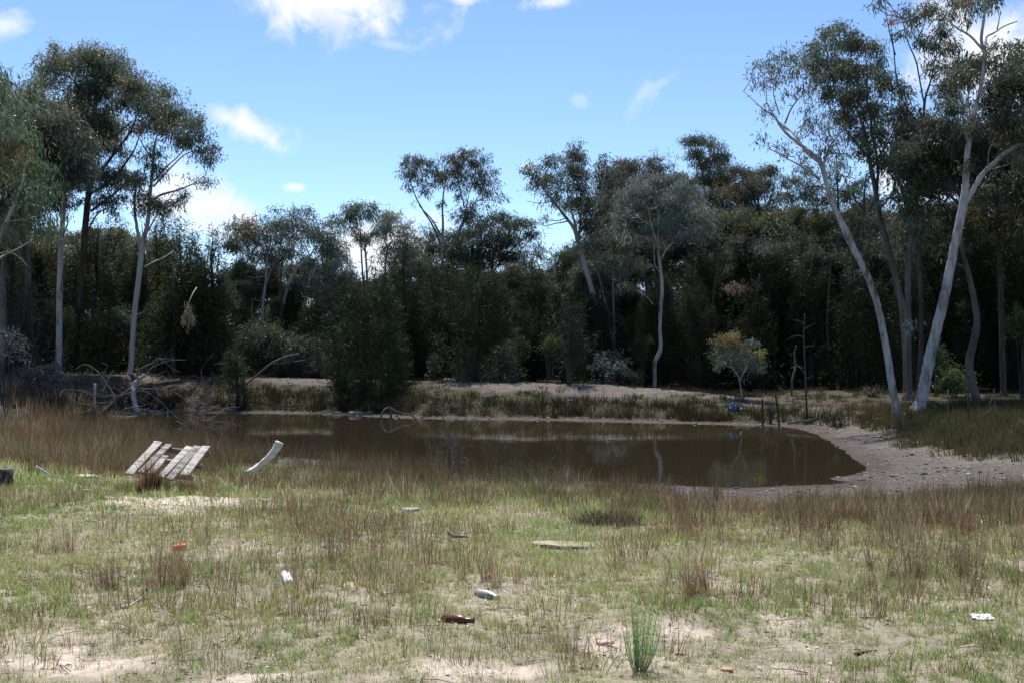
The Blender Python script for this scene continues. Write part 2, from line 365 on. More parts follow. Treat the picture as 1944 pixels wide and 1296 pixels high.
# one thin cloud of the broken cover, high in front of the sun: its half shade lies over the pond and the wood
HC = 420.; ox, oy = sdir.x/sdir.z*HC, sdir.y/sdir.z*HC; nc = 90
U, Vv = np.meshgrid(np.linspace(-1, 1, nc), np.linspace(-1, 1, nc)); x_ = 35+U*46
lim = np.interp(x_, [-11, -5, 2, 8, 81], [27, 19.5, 16.5, 14.5, 13.5]); y_ = lim+(Vv+1)/2*(120-lim)
edge_ = np.maximum(np.abs(U), np.abs(Vv)); th_ = np.sqrt(np.clip(1-edge_**6, 0, 1))
x_ = x_+(fbm(x_*.12, y_*.12, 301, 5)-.5)*9; y_ = y_+(fbm(x_*.16+50, y_*.16, 302, 5)-.5)*9
top_ = th_*(4+14*fbm(x_*.08, y_*.08, 303, 5)); bot_ = -th_*(1+2*fbm(x_*.1, y_*.1, 304, 4))
i_ = np.arange(nc*nc).reshape(nc, nc); q_ = np.stack([i_[:-1, :-1], i_[:-1, 1:], i_[1:, 1:], i_[1:, :-1]], -1).reshape(-1, 4)
g = Geo(); g.add(np.stack([x_+ox, y_+oy, HC+top_], -1).reshape(-1, 3), q_); g.add(np.stack([x_+ox, y_+oy, HC+bot_], -1).reshape(-1, 3), q_[:, ::-1])
cm, nt, b, o = newmat('thin_cloud'); b.inputs['Base Color'].default_value = (.92, .92, .92, 1); b.inputs['Roughness'].default_value = 1; b.inputs['Specular IOR Level'].default_value = 0
tl = nd(nt, 'ShaderNodeBsdfTranslucent'); tl.inputs[0].default_value = (.95, .95, .95, 1); m1 = nd(nt, 'ShaderNodeMixShader'); m1.inputs[0].default_value = .6; lk(nt, b.outputs[0], m1.inputs[1]); lk(nt, tl.outputs[0], m1.inputs[2])
tp_ = nd(nt, 'ShaderNodeBsdfTransparent'); m2 = nd(nt, 'ShaderNodeMixShader'); m2.inputs[0].default_value = .73; lk(nt, m1.outputs[0], m2.inputs[1]); lk(nt, tp_.outputs[0], m2.inputs[2]); lk(nt, m2.outputs[0], o.inputs[0])
g.build('cloud', cm, smooth=True, kind='structure')

# ------------------------------------------------------------------ trees: builders
OLIVE = (.070, .078, .042); GREYG = (.095, .108, .078); DGREEN = (.040, .052, .026); BROWNG = (.085, .070, .036); YELG = (.085, .090, .030); OAK = (.034, .046, .021); OAKB = (.046, .046, .020)
SILVER = (.042, .046, .044)
def leafcol(base, n, rng, tuft_n=None, per=1, warm=.12):
    k = n if tuft_n is None else tuft_n
    t = 2.35*np.array(base)*np.array([.96, 1.02, 1.12])*(.72+.56*rng.random((k, 1)))*(1+.16*rng.standard_normal((k, 3))*np.array([.6, .35, .6]))
    w = rng.random(k) < warm; t[w] = t[w]*np.array([1.45, 1.02, .72])
    if tuft_n is not None: t = np.repeat(t, per, 0)
    t = t*(.75+.5*rng.random((len(t), 1)))
    return np.clip(t, .008, .8)
def gum_clump(gl, gt, c, r, dens, rng, col, limb_pts, L=.16, Wd=.034, per=22, spread=.2, droop=.7, warm=.12, tr=.012):
    c = np.asarray(c, float); rx, ry, rz = r
    n = max(3, int(2.05*dens*math.pi*rx*rz/per)); warm = warm*.5
    ks = int(np.clip(round(3+4.5*rx*rz/.3), 4, 12)); us = unit(rng.standard_normal((ks, 3))*np.array([1, 1, .8])+np.array([0, 0, .25]))
    sc_ = c+us*(.35+.6*rng.random((ks, 1))**.7)*np.array([rx, ry, rz]); wk = rng.uniform(.5, 1.4, ks); si = rng.choice(ks, n, p=wk/wk.sum())
    off = rng.standard_normal((n, 3)); off[:, 2] = off[:, 2]*.8-.15
    wf_ = np.where(rng.random((n, 1)) < .3, 1.9, 1.0); tcn = sc_[si]+off*wf_*np.array([rx*.29, ry*.29, rz*.30]); u = unit(tcn-c)
    # a branch to the clump, boughs to its sub-clumps, twigs to each tuft
    lp = np.asarray(limb_pts); cost = np.linalg.norm(lp-c, axis=1)+2.0*np.maximum(lp[:, 2]-c[2]+.1, 0)
    s = lp[cost.argmin()]; m = (s+c)/2+np.array([0, 0, -.12*np.linalg.norm(c-s)])
    tt = np.linspace(0, 1, 7)[:, None]; br = (1-tt)**2*s+2*tt*(1-tt)*m+tt*tt*c
    br[1:-1] += rng.standard_normal((5, 3))*.03*np.linalg.norm(c-s)**.5
    r0 = max(tr*1.5, .010*np.linalg.norm(c-s)+tr)
    tube(gt, br, np.linspace(r0, tr*.8, 7), 4, cap=False)
    st = br[rng.integers(3, 7, ks)]; tubes3(gt, st, (st+sc_)/2+rng.standard_normal((ks, 3))*.05-np.array([0, 0, .04]), sc_, np.full(ks, tr*.8), np.full(ks, tr*.45))
    twigs2(gt, sc_[si], tcn, np.full(n, tr*.45), np.full(n, tr*.2))
    b = np.repeat(tcn, per, 0)+rng.standard_normal((n*per, 3))*spread*np.array([.8, .8, .7])
    d = unit(np.repeat(u, per, 0)*.3+rng.standard_normal((n*per, 3))*.5+np.array([0, 0, -droop]))
    ln = L*(.6+.7*rng.random(n*per)); cs = leafcol(col, ks, rng, None, 1, warm)[si]; cc = np.repeat(cs*(.85+.3*rng.random((n, 1))), per, 0)*(.85+.3*rng.random((n*per, 1)))
    kites(gl, b, d, ln, Wd*(.7+.6*rng.random(n*per)), rng, cc)
def roots(p, r):
    """a trunk polyline carried down into the soil with a flared foot"""
    p = [np.asarray(q, float) for q in p]
    h = hz(p[0][0], p[0][1])
    if p[0][2] > h+.12: p.insert(0, np.array([p[0][0]*.985+.015*p[0][0], p[0][1], h])); r = [r[0]*1.05]+list(r)
    else: p[0] = np.array([p[0][0], p[0][1], h])
    p.insert(1, p[0]*.86+p[1]*.14 if np.linalg.norm(p[1]-p[0]) > .6 else p[0]*.5+p[1]*.5); r = [r[0]*1.38, r[0]*1.04]+list(r[1:]); p.insert(0, p[0]-np.array([0, 0, .25])); r = [r[0]*1.15]+list(r)
    return p, list(r)
def tree(name, label, Y, trunks, limbs=(), clumps=(), bark=PALE, col=OLIVE, dens=650, seed=1, cat='tree', L=.15, Wd=.032, depth=.75, warm=.12, group=None, droop=.7, per=14, spread=.13, tr=.010, limb_bark=None, back=0.):
    """trunks, limbs: lists of (px, py, width px[, depth offset m]); clumps: (px, py, rx, ry[, density factor])"""
    rng = np.random.default_rng(seed); sc1 = Y/F
    def poly(pl, first):
        a = []; r = []; w0 = rng.standard_normal()*.25
        for k, q in enumerate(pl):
            dy = q[3] if len(q) > 3 else (0 if first else w0*k)
            a.append(P(q[0], q[1], Y)+np.array([0, dy, 0])); r.append(q[2]/2*sc1*(.66 if first else .72))
        return a, r
    base = P(trunks[0][0][0], trunks[0][0][1], Y); org = np.array([base[0], Y, hz(base[0], Y)])
    t = thing(name, label, cat, org, group); lp = []
    for i, pl in enumerate(trunks):
        a, r = poly(pl, True)
        if i == 0 or pl[0][1] > 640: a, r = roots(a, r)
        pts = catmull(a, 6); rad = np.interp(np.linspace(0, len(r)-1, len(pts)), np.arange(len(r)), r)
        pts[3:, :2] += rng.standard_normal((len(pts)-3, 2))*.05*rad[3:, None]
        g = Geo(); tube(g, pts, rad, 12, rng, .012); g.build('trunk', bark, t, org, True); lp.append(pts[len(pts)//2:])
    for pl in limbs:
        a, r = poly(pl, False); pts = catmull(a, 5); rad = np.interp(np.linspace(0, len(r)-1, len(pts)), np.arange(len(r)), r)
        pts[1:] += rng.standard_normal((len(pts)-1, 3))*.10*rad[1:, None]
        g = Geo(); tube(g, pts, rad, 7, rng, .025); g.build('limb', limb_bark or bark, t, org, True); lp.append(pts[1:])
    lp = np.concatenate(lp); gl = Geo(); gt = Geo()
    for q in clumps:
        rx, rz = q[2]*sc1, q[3]*sc1; dy = rng.uniform(-1, 1)*depth+back
        c = P(q[0], q[1], Y+dy); f = q[4] if len(q) > 4 else 1
        gum_clump(gl, gt, c, (rx, (rx+rz)/2*1.1, rz), dens*f, rng, col if len(q) < 6 else q[5], lp, L, Wd, per, spread, droop, warm, tr)
    gt.build('twigs', limb_bark or bark, t, org, kind='stuff'); gl.build('crown', LEAF, t, org, kind='stuff')
    return t

def oak_geo(H, Rr, rng, col=OAK, dens=900, L=.24, Wd=.028, z0=.08, lobes=.25, tip=.5):
    """she-oak: ascending feathery sprays; returns twig and needle geometry around the origin"""
    gl = Geo(); gt = Geo(); K = int(26+16*Rr*H)
    nl = rng.integers(3, 6); la = rng.uniform(0, 6.28, nl); lr = Rr*rng.uniform(.25, .6, nl); lr[0] = 0; lx = lr*np.cos(la); ly = lr*np.sin(la); lh = H*rng.uniform(.62, .98, nl); lh[0] = H
    li = rng.integers(0, nl, K); t = np.clip(rng.random(K)**.8, .02, 1); th = rng.random(K)*2*np.pi
    prof = np.minimum(1, (t*3+.5))*np.sqrt(np.maximum(1-t**2.4, 0.01)); rl = Rr*np.where(li == 0, .75, .55)
    rr = rl*prof*(.5+.5*rng.random(K)**.5)
    tipp = np.stack([lx[li]+rr*np.cos(th), ly[li]+rr*np.sin(th), (z0+(1-z0)*t)*lh[li]], -1); tipp[:, 2] += rng.standard_normal(K)*.02*H
    th = np.arctan2(tipp[:, 1], tipp[:, 0]); rr = np.hypot(tipp[:, 0], tipp[:, 1])
    ln = (.16*H+.45)*(.6+.6*rng.random(K)); out_ = np.stack([np.cos(th), np.sin(th), np.zeros(K)], -1)
    s = tipp-out_*(ln*.42)[:, None]*(rr/Rr+.15)[:, None]-np.array([0, 0, 1])*ln[:, None]*.85; s[:, 2] = np.maximum(s[:, 2], .05*H)
    m = (s+tipp)/2+out_*.08*ln[:, None]
    tubes3(gt, s, m, tipp, np.full(K, .016), np.full(K, .004))
    n = int(dens*2*Rr*H*.64/K)
    f = rng.random((K, n))**.8; cen_ = (1-f)[..., None]**2*s[:, None]+2*(f*(1-f))[..., None]*m[:, None]+(f*f)[..., None]*tipp[:, None]
    sp = (.05+.16*(1-f))[..., None]*(.6+.5*min(1, Rr))
    bpt = (cen_+rng.standard_normal((K, n, 3))*sp).reshape(-1, 3)
    ax = unit(tipp-s); d = unit(np.repeat(ax, n, 0)*.42+rng.standard_normal((K*n, 3))*.75)
    kites(gl, bpt, d, L*(.6+.8*rng.random(K*n)), Wd*(.7+.6*rng.random(K*n)), rng, leafcol(np.array(col)*.62, K*n, rng, K, n, .1))
    g = Geo(); k = 8; z = np.linspace(-.2, H*.93, k); pts = np.stack([rng.standard_normal(k)*.03*H*.3, rng.standard_normal(k)*.03*H*.3, z], -1); pts[:2, :2] = 0
    tube(g, pts, np.linspace(.035*H**.8+.02, .012, k), 7, rng, .05)
    return g, gt, gl
def oak(name, label, px, ytop, hw, Y, seed, col=OAK, dens=900, group=None, cat='tree', bark=DARK, **kw):
    rng = np.random.default_rng(seed); x = (px-972)/F*Y; zb = hz(x, Y); H = CAMZ-(ytop-648)/F*Y-zb
    t = thing(name, label, cat, (x, Y, zb), group)
    g, gt, gl = oak_geo(H, hw*1.22*Y/F, rng, col, dens, **kw)
    g.build('trunk', bark, t, smooth=True); gt.build('twigs', bark, t, kind='stuff'); gl.build('crown', NEEDLE, t, kind='stuff'); return t
def shrub(name, label, px, py, rx, ry, Y, seed, col, dens=800, L=.1, Wd=.035, droop=.2, cat='shrub', per=14, spread=.1, bark=DARK, group=None, warm=.1, stems=5):
    """a rounded shrub: several stems from the soil, foliage in clumps"""
    rng = np.random.default_rng(seed); x = (px-972)/F*Y; zb = hz(x, Y); s = Y/F; org = np.array([x, Y, zb])
    t = thing(name, label, cat, org, group); top = P(px, py, Y); g = Geo(); lp = []
    for k in range(stems):
        e = top+np.array([rng.uniform(-.6, .6)*rx*s, rng.uniform(-.6, .6)*rx*s, rng.uniform(-.3, .5)*ry*s])
        b0 = org+np.array([rng.uniform(-.08, .08), rng.uniform(-.08, .08), -.1])
        pts = catmull([b0, (b0+e)/2+rng.standard_normal(3)*.12*rx*s+np.array([0, 0, .05]), e], 5); tube(g, pts, np.linspace(.024, .008, len(pts)), 5, rng, .05); lp.append(pts[4:])
    g.build('stems', bark, t, org, True, kind='stuff'); lp = np.concatenate(lp); gl = Geo(); gt = Geo()
    nc = max(4, int(7*max(rx/ry, 1)))
    for k in range(nc):
        a = rng.uniform(0, 6.28); q = rng.random()**.5*.62
        c = top+np.array([math.cos(a)*q*rx*s, rng.uniform(-.55, .55)*rx*s, math.sin(a)*q*ry*s])
        gum_clump(gl, gt, c, (rx*s*.5, rx*s*.5, ry*s*.48), dens, rng, col, lp, L, Wd, per, spread, droop, warm, .008)
    gt.build('twigs', bark, t, org, kind='stuff'); gl.build('foliage', NEEDLE if name in ('silver_shrub', 'white_leaf_shrub', 'glossy_shrub') else LEAF, t, org, kind='stuff'); return t
def crooked(g, p, d, ln, r, rng, depth, bend=.45, nb=(2, 4), up=0., n=5, shrink=.62, zmin=None):
    """a dead crooked branch with side branches"""
    k = 6; pts = [np.array(p, float)]; d = unit(np.array(d, float))
    for i in range(k-1):
        d = unit(d+rng.standard_normal(3)*bend*.5+np.array([0, 0, up])); q = pts[-1]+d*ln/(k-1)
        if zmin is not None and q[2] < zmin: q[2] = zmin+.01; d[2] = abs(d[2])*.4
        pts.append(q)
    pts = np.array(pts); tube(g, catmull(pts, 3), np.linspace(r, r*.35, 16), n, rng, .06)
    if depth:
        for j in range(rng.integers(nb[0], nb[1]+1)):
            i = rng.integers(1, k); dd = unit(unit(pts[i]-pts[i-1])*.7+rng.standard_normal(3)*.7+np.array([0, 0, .15]))
            crooked(g, pts[i], dd, ln*shrink*rng.uniform(.6, 1.1), r*.5*(1-.08*i), rng, depth-1, bend, nb, up, max(3, n-1), shrink, zmin)

# ------------------------------------------------------------------ trees: the ones by the dam
# left group
tree('gum_tree', 'slender pale gum with one straight white trunk beside a dark rough trunk', 43.5,
     [[(111, 716, 19), (112, 650, 18), (113, 560, 17), (115, 490, 16), (119, 420, 14), (122, 360, 12), (126, 290, 10), (128, 220, 6)]],
     [[(119, 405, 5), (128, 392, 4), (140, 380, 3), (152, 378, 2)], [(112, 450, 5), (104, 440, 4), (95, 425, 3), (86, 415, 2)], [(121, 440, 5), (126, 425, 4), (122, 412, 3)],
      [(124, 320, 7), (105, 285, 5), (85, 260, 4), (70, 235, 2)], [(126, 290, 6), (150, 255, 4), (165, 235, 2)], [(122, 350, 5), (90, 320, 4), (65, 310, 2)]],
     [(62, 180, 38, 26), (45, 225, 45, 32), (100, 215, 42, 32), (108, 258, 48, 34), (62, 285, 55, 38), (135, 305, 38, 30, .7), (85, 335, 45, 36), (150, 345, 30, 30, .6), (35, 340, 40, 34), (95, 385, 40, 28, .8)],
     PALE, (.062, .074, .045), 760, 11)
tree('gum_tree', 'tall gum with dark rough trunk and the highest rounded crown over the pond edge', 46,
     [[(143, 712, 17), (146, 640, 16), (152, 560, 16), (158, 480, 18), (165, 400, 18), (172, 330, 15), (179, 270, 12), (181, 200, 9), (180, 130, 5)]],
     [[(169, 355, 9), (200, 315, 8), (228, 280, 7), (250, 250, 5), (265, 215, 3)], [(170, 370, 8), (205, 345, 7), (230, 315, 6), (250, 280, 4), (256, 255, 3)], [(168, 360, 8), (155, 325, 7), (145, 295, 5), (140, 265, 3)],
      [(172, 402, 7), (210, 372, 6), (240, 345, 4), (265, 320, 3)], [(180, 215, 5), (160, 180, 4), (130, 150, 3), (110, 130, 2)], [(180, 200, 5), (205, 165, 4), (220, 140, 2)], [(176, 300, 6), (215, 255, 4), (240, 225, 3)], [(165, 440, 5), (190, 405, 4), (220, 395, 2)]],
     [(100, 118, 34, 28), (92, 150, 26, 28, .9), (135, 115, 32, 24), (170, 105, 30, 24), (205, 110, 36, 28), (225, 145, 28, 28), (185, 150, 42, 32), (145, 155, 32, 28, .8), (205, 185, 38, 24, .8), (265, 165, 36, 24), (300, 178, 34, 28), (255, 200, 36, 30), (300, 215, 40, 28), (330, 235, 30, 24, .9), (285, 240, 32, 20, .8), (205, 230, 34, 28, .8), (165, 220, 30, 24, .5), (190, 270, 36, 30), (235, 290, 26, 20, .5), (150, 275, 36, 30), (225, 330, 34, 24, .7), (190, 335, 34, 30), (210, 390, 34, 24, .7), (250, 345, 22, 18, .6)],
     DARK, (.058, .066, .038), 780, 12, depth=1.2)
tree('gum_tree', 'pale forked gum leaning over the bank with rusty peeling bark at its foot', 44.3,
     [[(247, 724, 15), (251, 660, 16), (255, 600, 16), (263, 530, 16), (268, 485, 15), (271, 462, 13), (280, 425, 12), (285, 370, 10), (290, 320, 8), (293, 280, 6), (300, 250, 4)]],
     [[(269, 480, 10), (258, 445, 9), (248, 415, 8), (241, 385, 7), (238, 350, 6), (239, 315, 3)], [(292, 345, 5), (318, 320, 4), (345, 300, 3), (370, 275, 2)], [(291, 355, 5), (325, 315, 4), (350, 290, 3), (385, 280, 2)], [(285, 382, 7), (312, 370, 6), (340, 364, 5), (372, 353, 3), (398, 338, 2)], [(274, 507, 5), (290, 495, 4), (302, 487, 3), (314, 474, 2)], [(282, 438, 5), (300, 415, 4), (322, 395, 3), (350, 365, 2)], [(286, 300, 4), (270, 270, 3), (262, 245, 2)]],
     [(345, 225, 30, 20, .9), (372, 235, 24, 20, .9), (340, 260, 28, 20, .8), (372, 265, 26, 20, .9), (390, 290, 18, 26, .9), (398, 312, 10, 14, .8), (315, 245, 28, 22, .8), (295, 290, 22, 22, .7), (298, 315, 16, 14, .8), (275, 330, 24, 18, .7), (310, 332, 14, 9, .7), (385, 345, 24, 9, .7), (350, 375, 16, 14, .6), (330, 385, 18, 12, .5), (265, 380, 20, 24, .9), (300, 395, 22, 24, .9), (240, 360, 20, 22, .7), (325, 405, 14, 9, .5)],
     RUSTY, (.064, .074, .046), 720, 13, depth=.5)
tree('gum_tree', 'drooping gum at the picture edge with long hanging leaves and a twisted red-brown limb', 33,
     [[(-60, 740, 26), (-45, 640, 24), (-20, 540, 20), (-4, 460, 17), (14, 420, 14), (30, 385, 12), (42, 350, 9), (48, 310, 5)]],
     [[(14, 418, 6), (35, 390, 5), (48, 372, 4), (45, 350, 3)], [(-15, 500, 9), (5, 482, 5), (25, 468, 4), (42, 452, 2)], [(-18, 490, 5), (18, 480, 4), (50, 490, 3), (75, 510, 2)], [(-5, 455, 10), (-20, 380, 8), (-15, 300, 6), (0, 230, 3)]],
     [(-5, 150, 26, 20), (8, 195, 36, 30), (-5, 250, 45, 36), (32, 265, 34, 30), (20, 315, 45, 36), (62, 330, 36, 30, .9), (75, 370, 36, 32), (30, 375, 36, 30, .7), (60, 410, 38, 30, .9), (10, 440, 30, 24, .7), (85, 425, 26, 26, .8)],
     RUSTY, (.054, .070, .036), 430, 14, L=.18, Wd=.028, droop=1.2, spread=.16)

# middle
tree('gum_tree', 'low spreading gum with several crooked orange-white stems above the olive shrub', 50,
     [[(497, 640, 8), (500, 570, 9), (505, 530, 7), (507, 490, 5), (512, 465, 3)], [(532, 640, 8), (538, 580, 9), (550, 535, 8), (566, 508, 7), (588, 486, 5), (600, 468, 3)], [(578, 645, 7), (578, 590, 7), (582, 555, 6), (592, 525, 4), (601, 505, 3)]],
     [[(503, 545, 5), (518, 510, 4), (530, 480, 2)], [(560, 515, 5), (552, 490, 4), (555, 465, 2)], [(580, 560, 4), (576, 530, 3), (574, 510, 2)], [(508, 480, 4), (490, 455, 3), (470, 440, 2)], [(588, 486, 4), (570, 450, 3), (560, 420, 2)], [(598, 470, 3), (590, 430, 2), (575, 400, 1.5)]],
     [(462, 432, 32, 18, 1, BROWNG), (478, 455, 36, 24), (448, 475, 22, 24), (515, 440, 38, 24), (560, 435, 38, 24), (600, 450, 32, 24), (500, 485, 40, 28, .8), (452, 515, 26, 30, .8), (545, 475, 38, 24, .8), (610, 490, 36, 30), (640, 475, 26, 24), (640, 520, 34, 32), (600, 545, 40, 32), (655, 555, 30, 32), (560, 550, 36, 28, .7), (470, 560, 36, 30, .7), (530, 590, 40, 26, .7), (610, 590, 40, 26), (520, 400, 10, 6, .5), (545, 398, 16, 9, .5), (580, 405, 20, 9, .5), (600, 412, 9, 7, .5), (500, 412, 14, 6, .5), (560, 412, 24, 10, .6), (630, 430, 14, 10, .5)],
     RUSTY, (.070, .084, .058), 700, 15, depth=.9, L=.17, back=1.1)
tree('gum_tree', 'small domed gum standing against the white cloud behind the she-oaks', 56,
     [[(699, 640, 8), (698, 560, 7), (696, 510, 6), (693, 470, 5), (692, 440, 3)]], [[(697, 520, 3), (706, 505, 2), (712, 490, 1.5)], [(694, 480, 4), (675, 445, 3), (655, 420, 2)], [(694, 470, 4), (710, 435, 3), (725, 420, 2)]],
     [(640, 418, 20, 12, .6), (662, 402, 22, 14), (688, 395, 24, 12), (708, 410, 22, 14), (680, 422, 22, 14, .7), (690, 450, 24, 14), (715, 440, 14, 12, .7), (652, 432, 14, 12, .5)], PALE, (.066, .078, .046), 620, 16, L=.18, depth=.6)
tree('gum_tree', 'small gum with hanging grey-green foliage beside the cloud gap', 55,
     [[(732, 640, 7), (732, 560, 6), (732, 500, 5), (738, 465, 3)]], [[(733, 480, 3), (745, 455, 2), (760, 440, 1.5)], [(735, 470, 3), (725, 440, 2), (722, 425, 1.5)]],
     [(738, 415, 22, 14), (752, 432, 24, 18), (730, 440, 16, 16, .7), (768, 455, 18, 26), (745, 470, 20, 20, .6)], PALE, GREYG, 640, 17, L=.18, depth=.5)
tree('gum_tree', 'tall open gum with three thin stems spreading against the clear sky', 56,
     [[(842, 640, 12), (841, 560, 11), (840, 500, 10), (839, 460, 9), (841, 430, 7), (840, 395, 5), (843, 360, 4), (849, 335, 2)]],
     [[(838, 470, 6), (822, 430, 5), (800, 395, 4), (785, 365, 3), (776, 335, 2)], [(836, 445, 5), (820, 418, 4), (806, 402, 3), (795, 390, 2)], [(842, 490, 6), (860, 462, 5), (874, 430, 4), (882, 395, 3), (890, 350, 2)], [(870, 440, 4), (890, 405, 3), (905, 380, 2), (915, 362, 1.5)], [(882, 395, 3), (872, 355, 2), (868, 320, 1.5)], [(905, 382, 3), (920, 375, 2), (940, 365, 1.5)], [(838, 475, 5), (815, 455, 3), (802, 440, 2)], [(845, 480, 4), (862, 470, 3), (878, 455, 2)]],
     [(778, 308, 18, 12), (800, 305, 20, 13), (790, 330, 20, 14, .8), (768, 330, 12, 14, .6), (808, 348, 18, 16, .7), (775, 355, 12, 12, .4), (798, 370, 12, 12, .35), (826, 322, 18, 12, .9), (840, 340, 22, 14), (856, 300, 16, 12), (858, 325, 20, 14), (868, 350, 18, 12, .8), (892, 290, 20, 13), (885, 312, 20, 14, .9), (912, 310, 18, 16), (900, 335, 24, 14, .9), (925, 335, 18, 16, .9), (930, 360, 18, 14, .8), (908, 355, 22, 12, .6), (945, 378, 13, 8, .6), (885, 380, 18, 10, .7), (900, 398, 20, 12, .7), (842, 385, 8, 8, .8), (878, 412, 22, 14, .9), (920, 385, 14, 12, .4)],
     PALE, (.060, .062, .042), 560, 18, L=.18, depth=.7, warm=.2, limb_bark=GREY)
tree('gum_tree', 'dark flat-topped gum filling the dip between the two taller open crowns', 61,
     [[(930, 640, 12), (930, 560, 10), (935, 500, 8), (945, 460, 4)]], [[(932, 520, 5), (975, 470, 4), (1000, 450, 2)], [(932, 520, 5), (895, 470, 4), (880, 440, 2)], [(935, 500, 4), (985, 480, 3), (1015, 445, 2)]],
     [(880, 440, 30, 16), (905, 425, 26, 16, .9), (860, 455, 26, 20), (895, 465, 36, 22), (945, 415, 28, 12), (965, 425, 28, 14, .9), (990, 430, 24, 12, .8), (1012, 446, 20, 10, .8), (945, 455, 32, 22), (985, 465, 34, 18, .7), (925, 490, 40, 24), (870, 490, 34, 24), (975, 495, 40, 22, .8), (1020, 480, 26, 18, .4), (790, 470, 26, 22, .9), (815, 440, 22, 16, .6), (800, 500, 30, 24), (835, 480, 26, 24, .9), (760, 495, 24, 22)],
     DARK, (.044, .054, .032), 700, 19, L=.19, depth=1.5)
tree('gum_tree', 'tall gum with yellow-streaked leaning trunk and a broad airy crown', 48,
     [[(1138, 640, 14), (1130, 590, 15), (1122, 545, 15), (1110, 505, 14), (1100, 470, 13), (1090, 435, 11), (1068, 405, 8), (1045, 375, 6), (1025, 350, 3)]],
     [[(1098, 465, 8), (1092, 430, 7), (1080, 390, 5), (1074, 345, 3)], [(1099, 455, 7), (1103, 410, 6), (1110, 360, 4), (1106, 310, 2)], [(1094, 445, 7), (1120, 420, 5), (1138, 380, 4), (1148, 335, 2)], [(1050, 382, 3), (1030, 385, 2), (1000, 380, 1.5)], [(1104, 350, 3), (1104, 310, 2), (1100, 280, 1.5)]],
     [(1018, 325, 24, 14, .9), (1045, 308, 22, 14), (1022, 350, 20, 14, .8), (1045, 340, 26, 16, .8), (1078, 298, 22, 13), (1075, 325, 28, 18, .9), (1105, 300, 20, 13), (1110, 330, 28, 18), (1080, 355, 30, 16, .8), (1110, 365, 28, 20, .9), (1135, 345, 20, 18, .8), (1150, 310, 16, 14, .9), (1155, 340, 16, 14, .7), (1040, 380, 24, 14, .4), (1060, 380, 22, 14, .35), (1086, 388, 26, 12, 1.2, YELG), (1110, 385, 22, 12, 1.2, YELG), (1125, 400, 26, 18), (1101, 274, 13, 6, .6), (1130, 430, 28, 22), (1030, 415, 10, 6, .8), (1010, 420, 8, 5, .8), (1150, 380, 22, 22)],
     RUSTY, (.058, .064, .040), 700, 20, depth=.8, warm=.18, back=.5)
tree('gum_tree', 'two thin grey stems rising from one foot behind the white-leaved shrub', 46,
     [[(1164, 660, 9), (1158, 620, 9), (1150, 580, 8), (1140, 535, 7), (1128, 495, 6), (1116, 470, 5), (1104, 452, 3)], [(1166, 660, 8), (1165, 600, 8), (1164, 540, 7), (1166, 480, 6), (1164, 450, 5), (1155, 430, 3)]],
     [[(1166, 480, 4), (1175, 465, 3), (1182, 455, 2)], [(1150, 578, 2), (1162, 600, 2), (1170, 612, 1.5)]],
     [(1160, 440, 28, 22, .6), (1180, 470, 26, 24, .6), (1140, 470, 24, 22, .5), (1190, 500, 30, 24, .6), (1110, 470, 24, 22, .5)], GREY, (.058, .064, .044), 600, 21, depth=.5)
tree('gum_tree', 'grey-green domed gum with blotched trunk that kinks just above the track', 45,
     [[(1243, 735, 11), (1243, 690, 11), (1246, 680, 13), (1254, 662, 12), (1253, 625, 10), (1254, 590, 10), (1257, 550, 10), (1254, 510, 10), (1250, 475, 9), (1249, 440, 6), (1250, 405, 4)]],
     [[(1250, 470, 7), (1241, 448, 6), (1234, 425, 5), (1228, 400, 2)], [(1254, 495, 6), (1266, 472, 5), (1276, 462, 4), (1284, 445, 2)], [(1254, 520, 4), (1242, 505, 3), (1238, 485, 3), (1236, 468, 2)], [(1275, 463, 3), (1276, 448, 2), (1270, 435, 1.5)], [(1240, 578, 3), (1225, 562, 3), (1212, 556, 2), (1200, 552, 1.5)], [(1250, 440, 4), (1290, 415, 3), (1320, 405, 2)], [(1249, 440, 4), (1210, 415, 3), (1190, 405, 2)]],
     [(1235, 342, 34, 14), (1262, 350, 34, 16), (1210, 360, 30, 16), (1240, 372, 38, 18), (1285, 368, 34, 18), (1190, 385, 28, 18), (1220, 398, 34, 18), (1262, 398, 36, 18), (1305, 390, 32, 20), (1325, 412, 26, 18), (1285, 418, 34, 20), (1340, 430, 18, 16, .7), (1195, 418, 26, 20), (1175, 410, 18, 18), (1240, 425, 36, 18, .7), (1315, 445, 26, 18, .6), (1200, 448, 30, 20, .5), (1345, 405, 14, 12, .7), (1180, 440, 20, 18, .5)],
     PALE, (.098, .112, .085), 820, 22, depth=1.0, L=.17, droop=1.0, warm=.03)
tree('gum_tree', 'brown-topped rounded gum just behind the grey-green dome', 57,
     [[(1205, 640, 12), (1205, 520, 10), (1205, 420, 8), (1200, 350, 4)]], [[(1205, 420, 5), (1240, 360, 4), (1250, 325, 2)], [(1205, 420, 5), (1170, 370, 4), (1160, 340, 2)], [(1205, 430, 5), (1275, 370, 4), (1290, 350, 2)]],
     [(1192, 305, 24, 11, 1, BROWNG), (1180, 325, 26, 16), (1208, 325, 26, 16), (1250, 308, 20, 12, 1, BROWNG), (1248, 328, 24, 14), (1225, 340, 28, 16), (1162, 345, 26, 20), (1195, 355, 34, 20), (1285, 340, 26, 14, 1, BROWNG), (1300, 358, 28, 16), (1160, 385, 30, 26), (1150, 420, 30, 30), (1330, 375, 26, 20)],
     GREY, (.052, .056, .034), 760, 23, L=.18, depth=1.2, warm=.3)
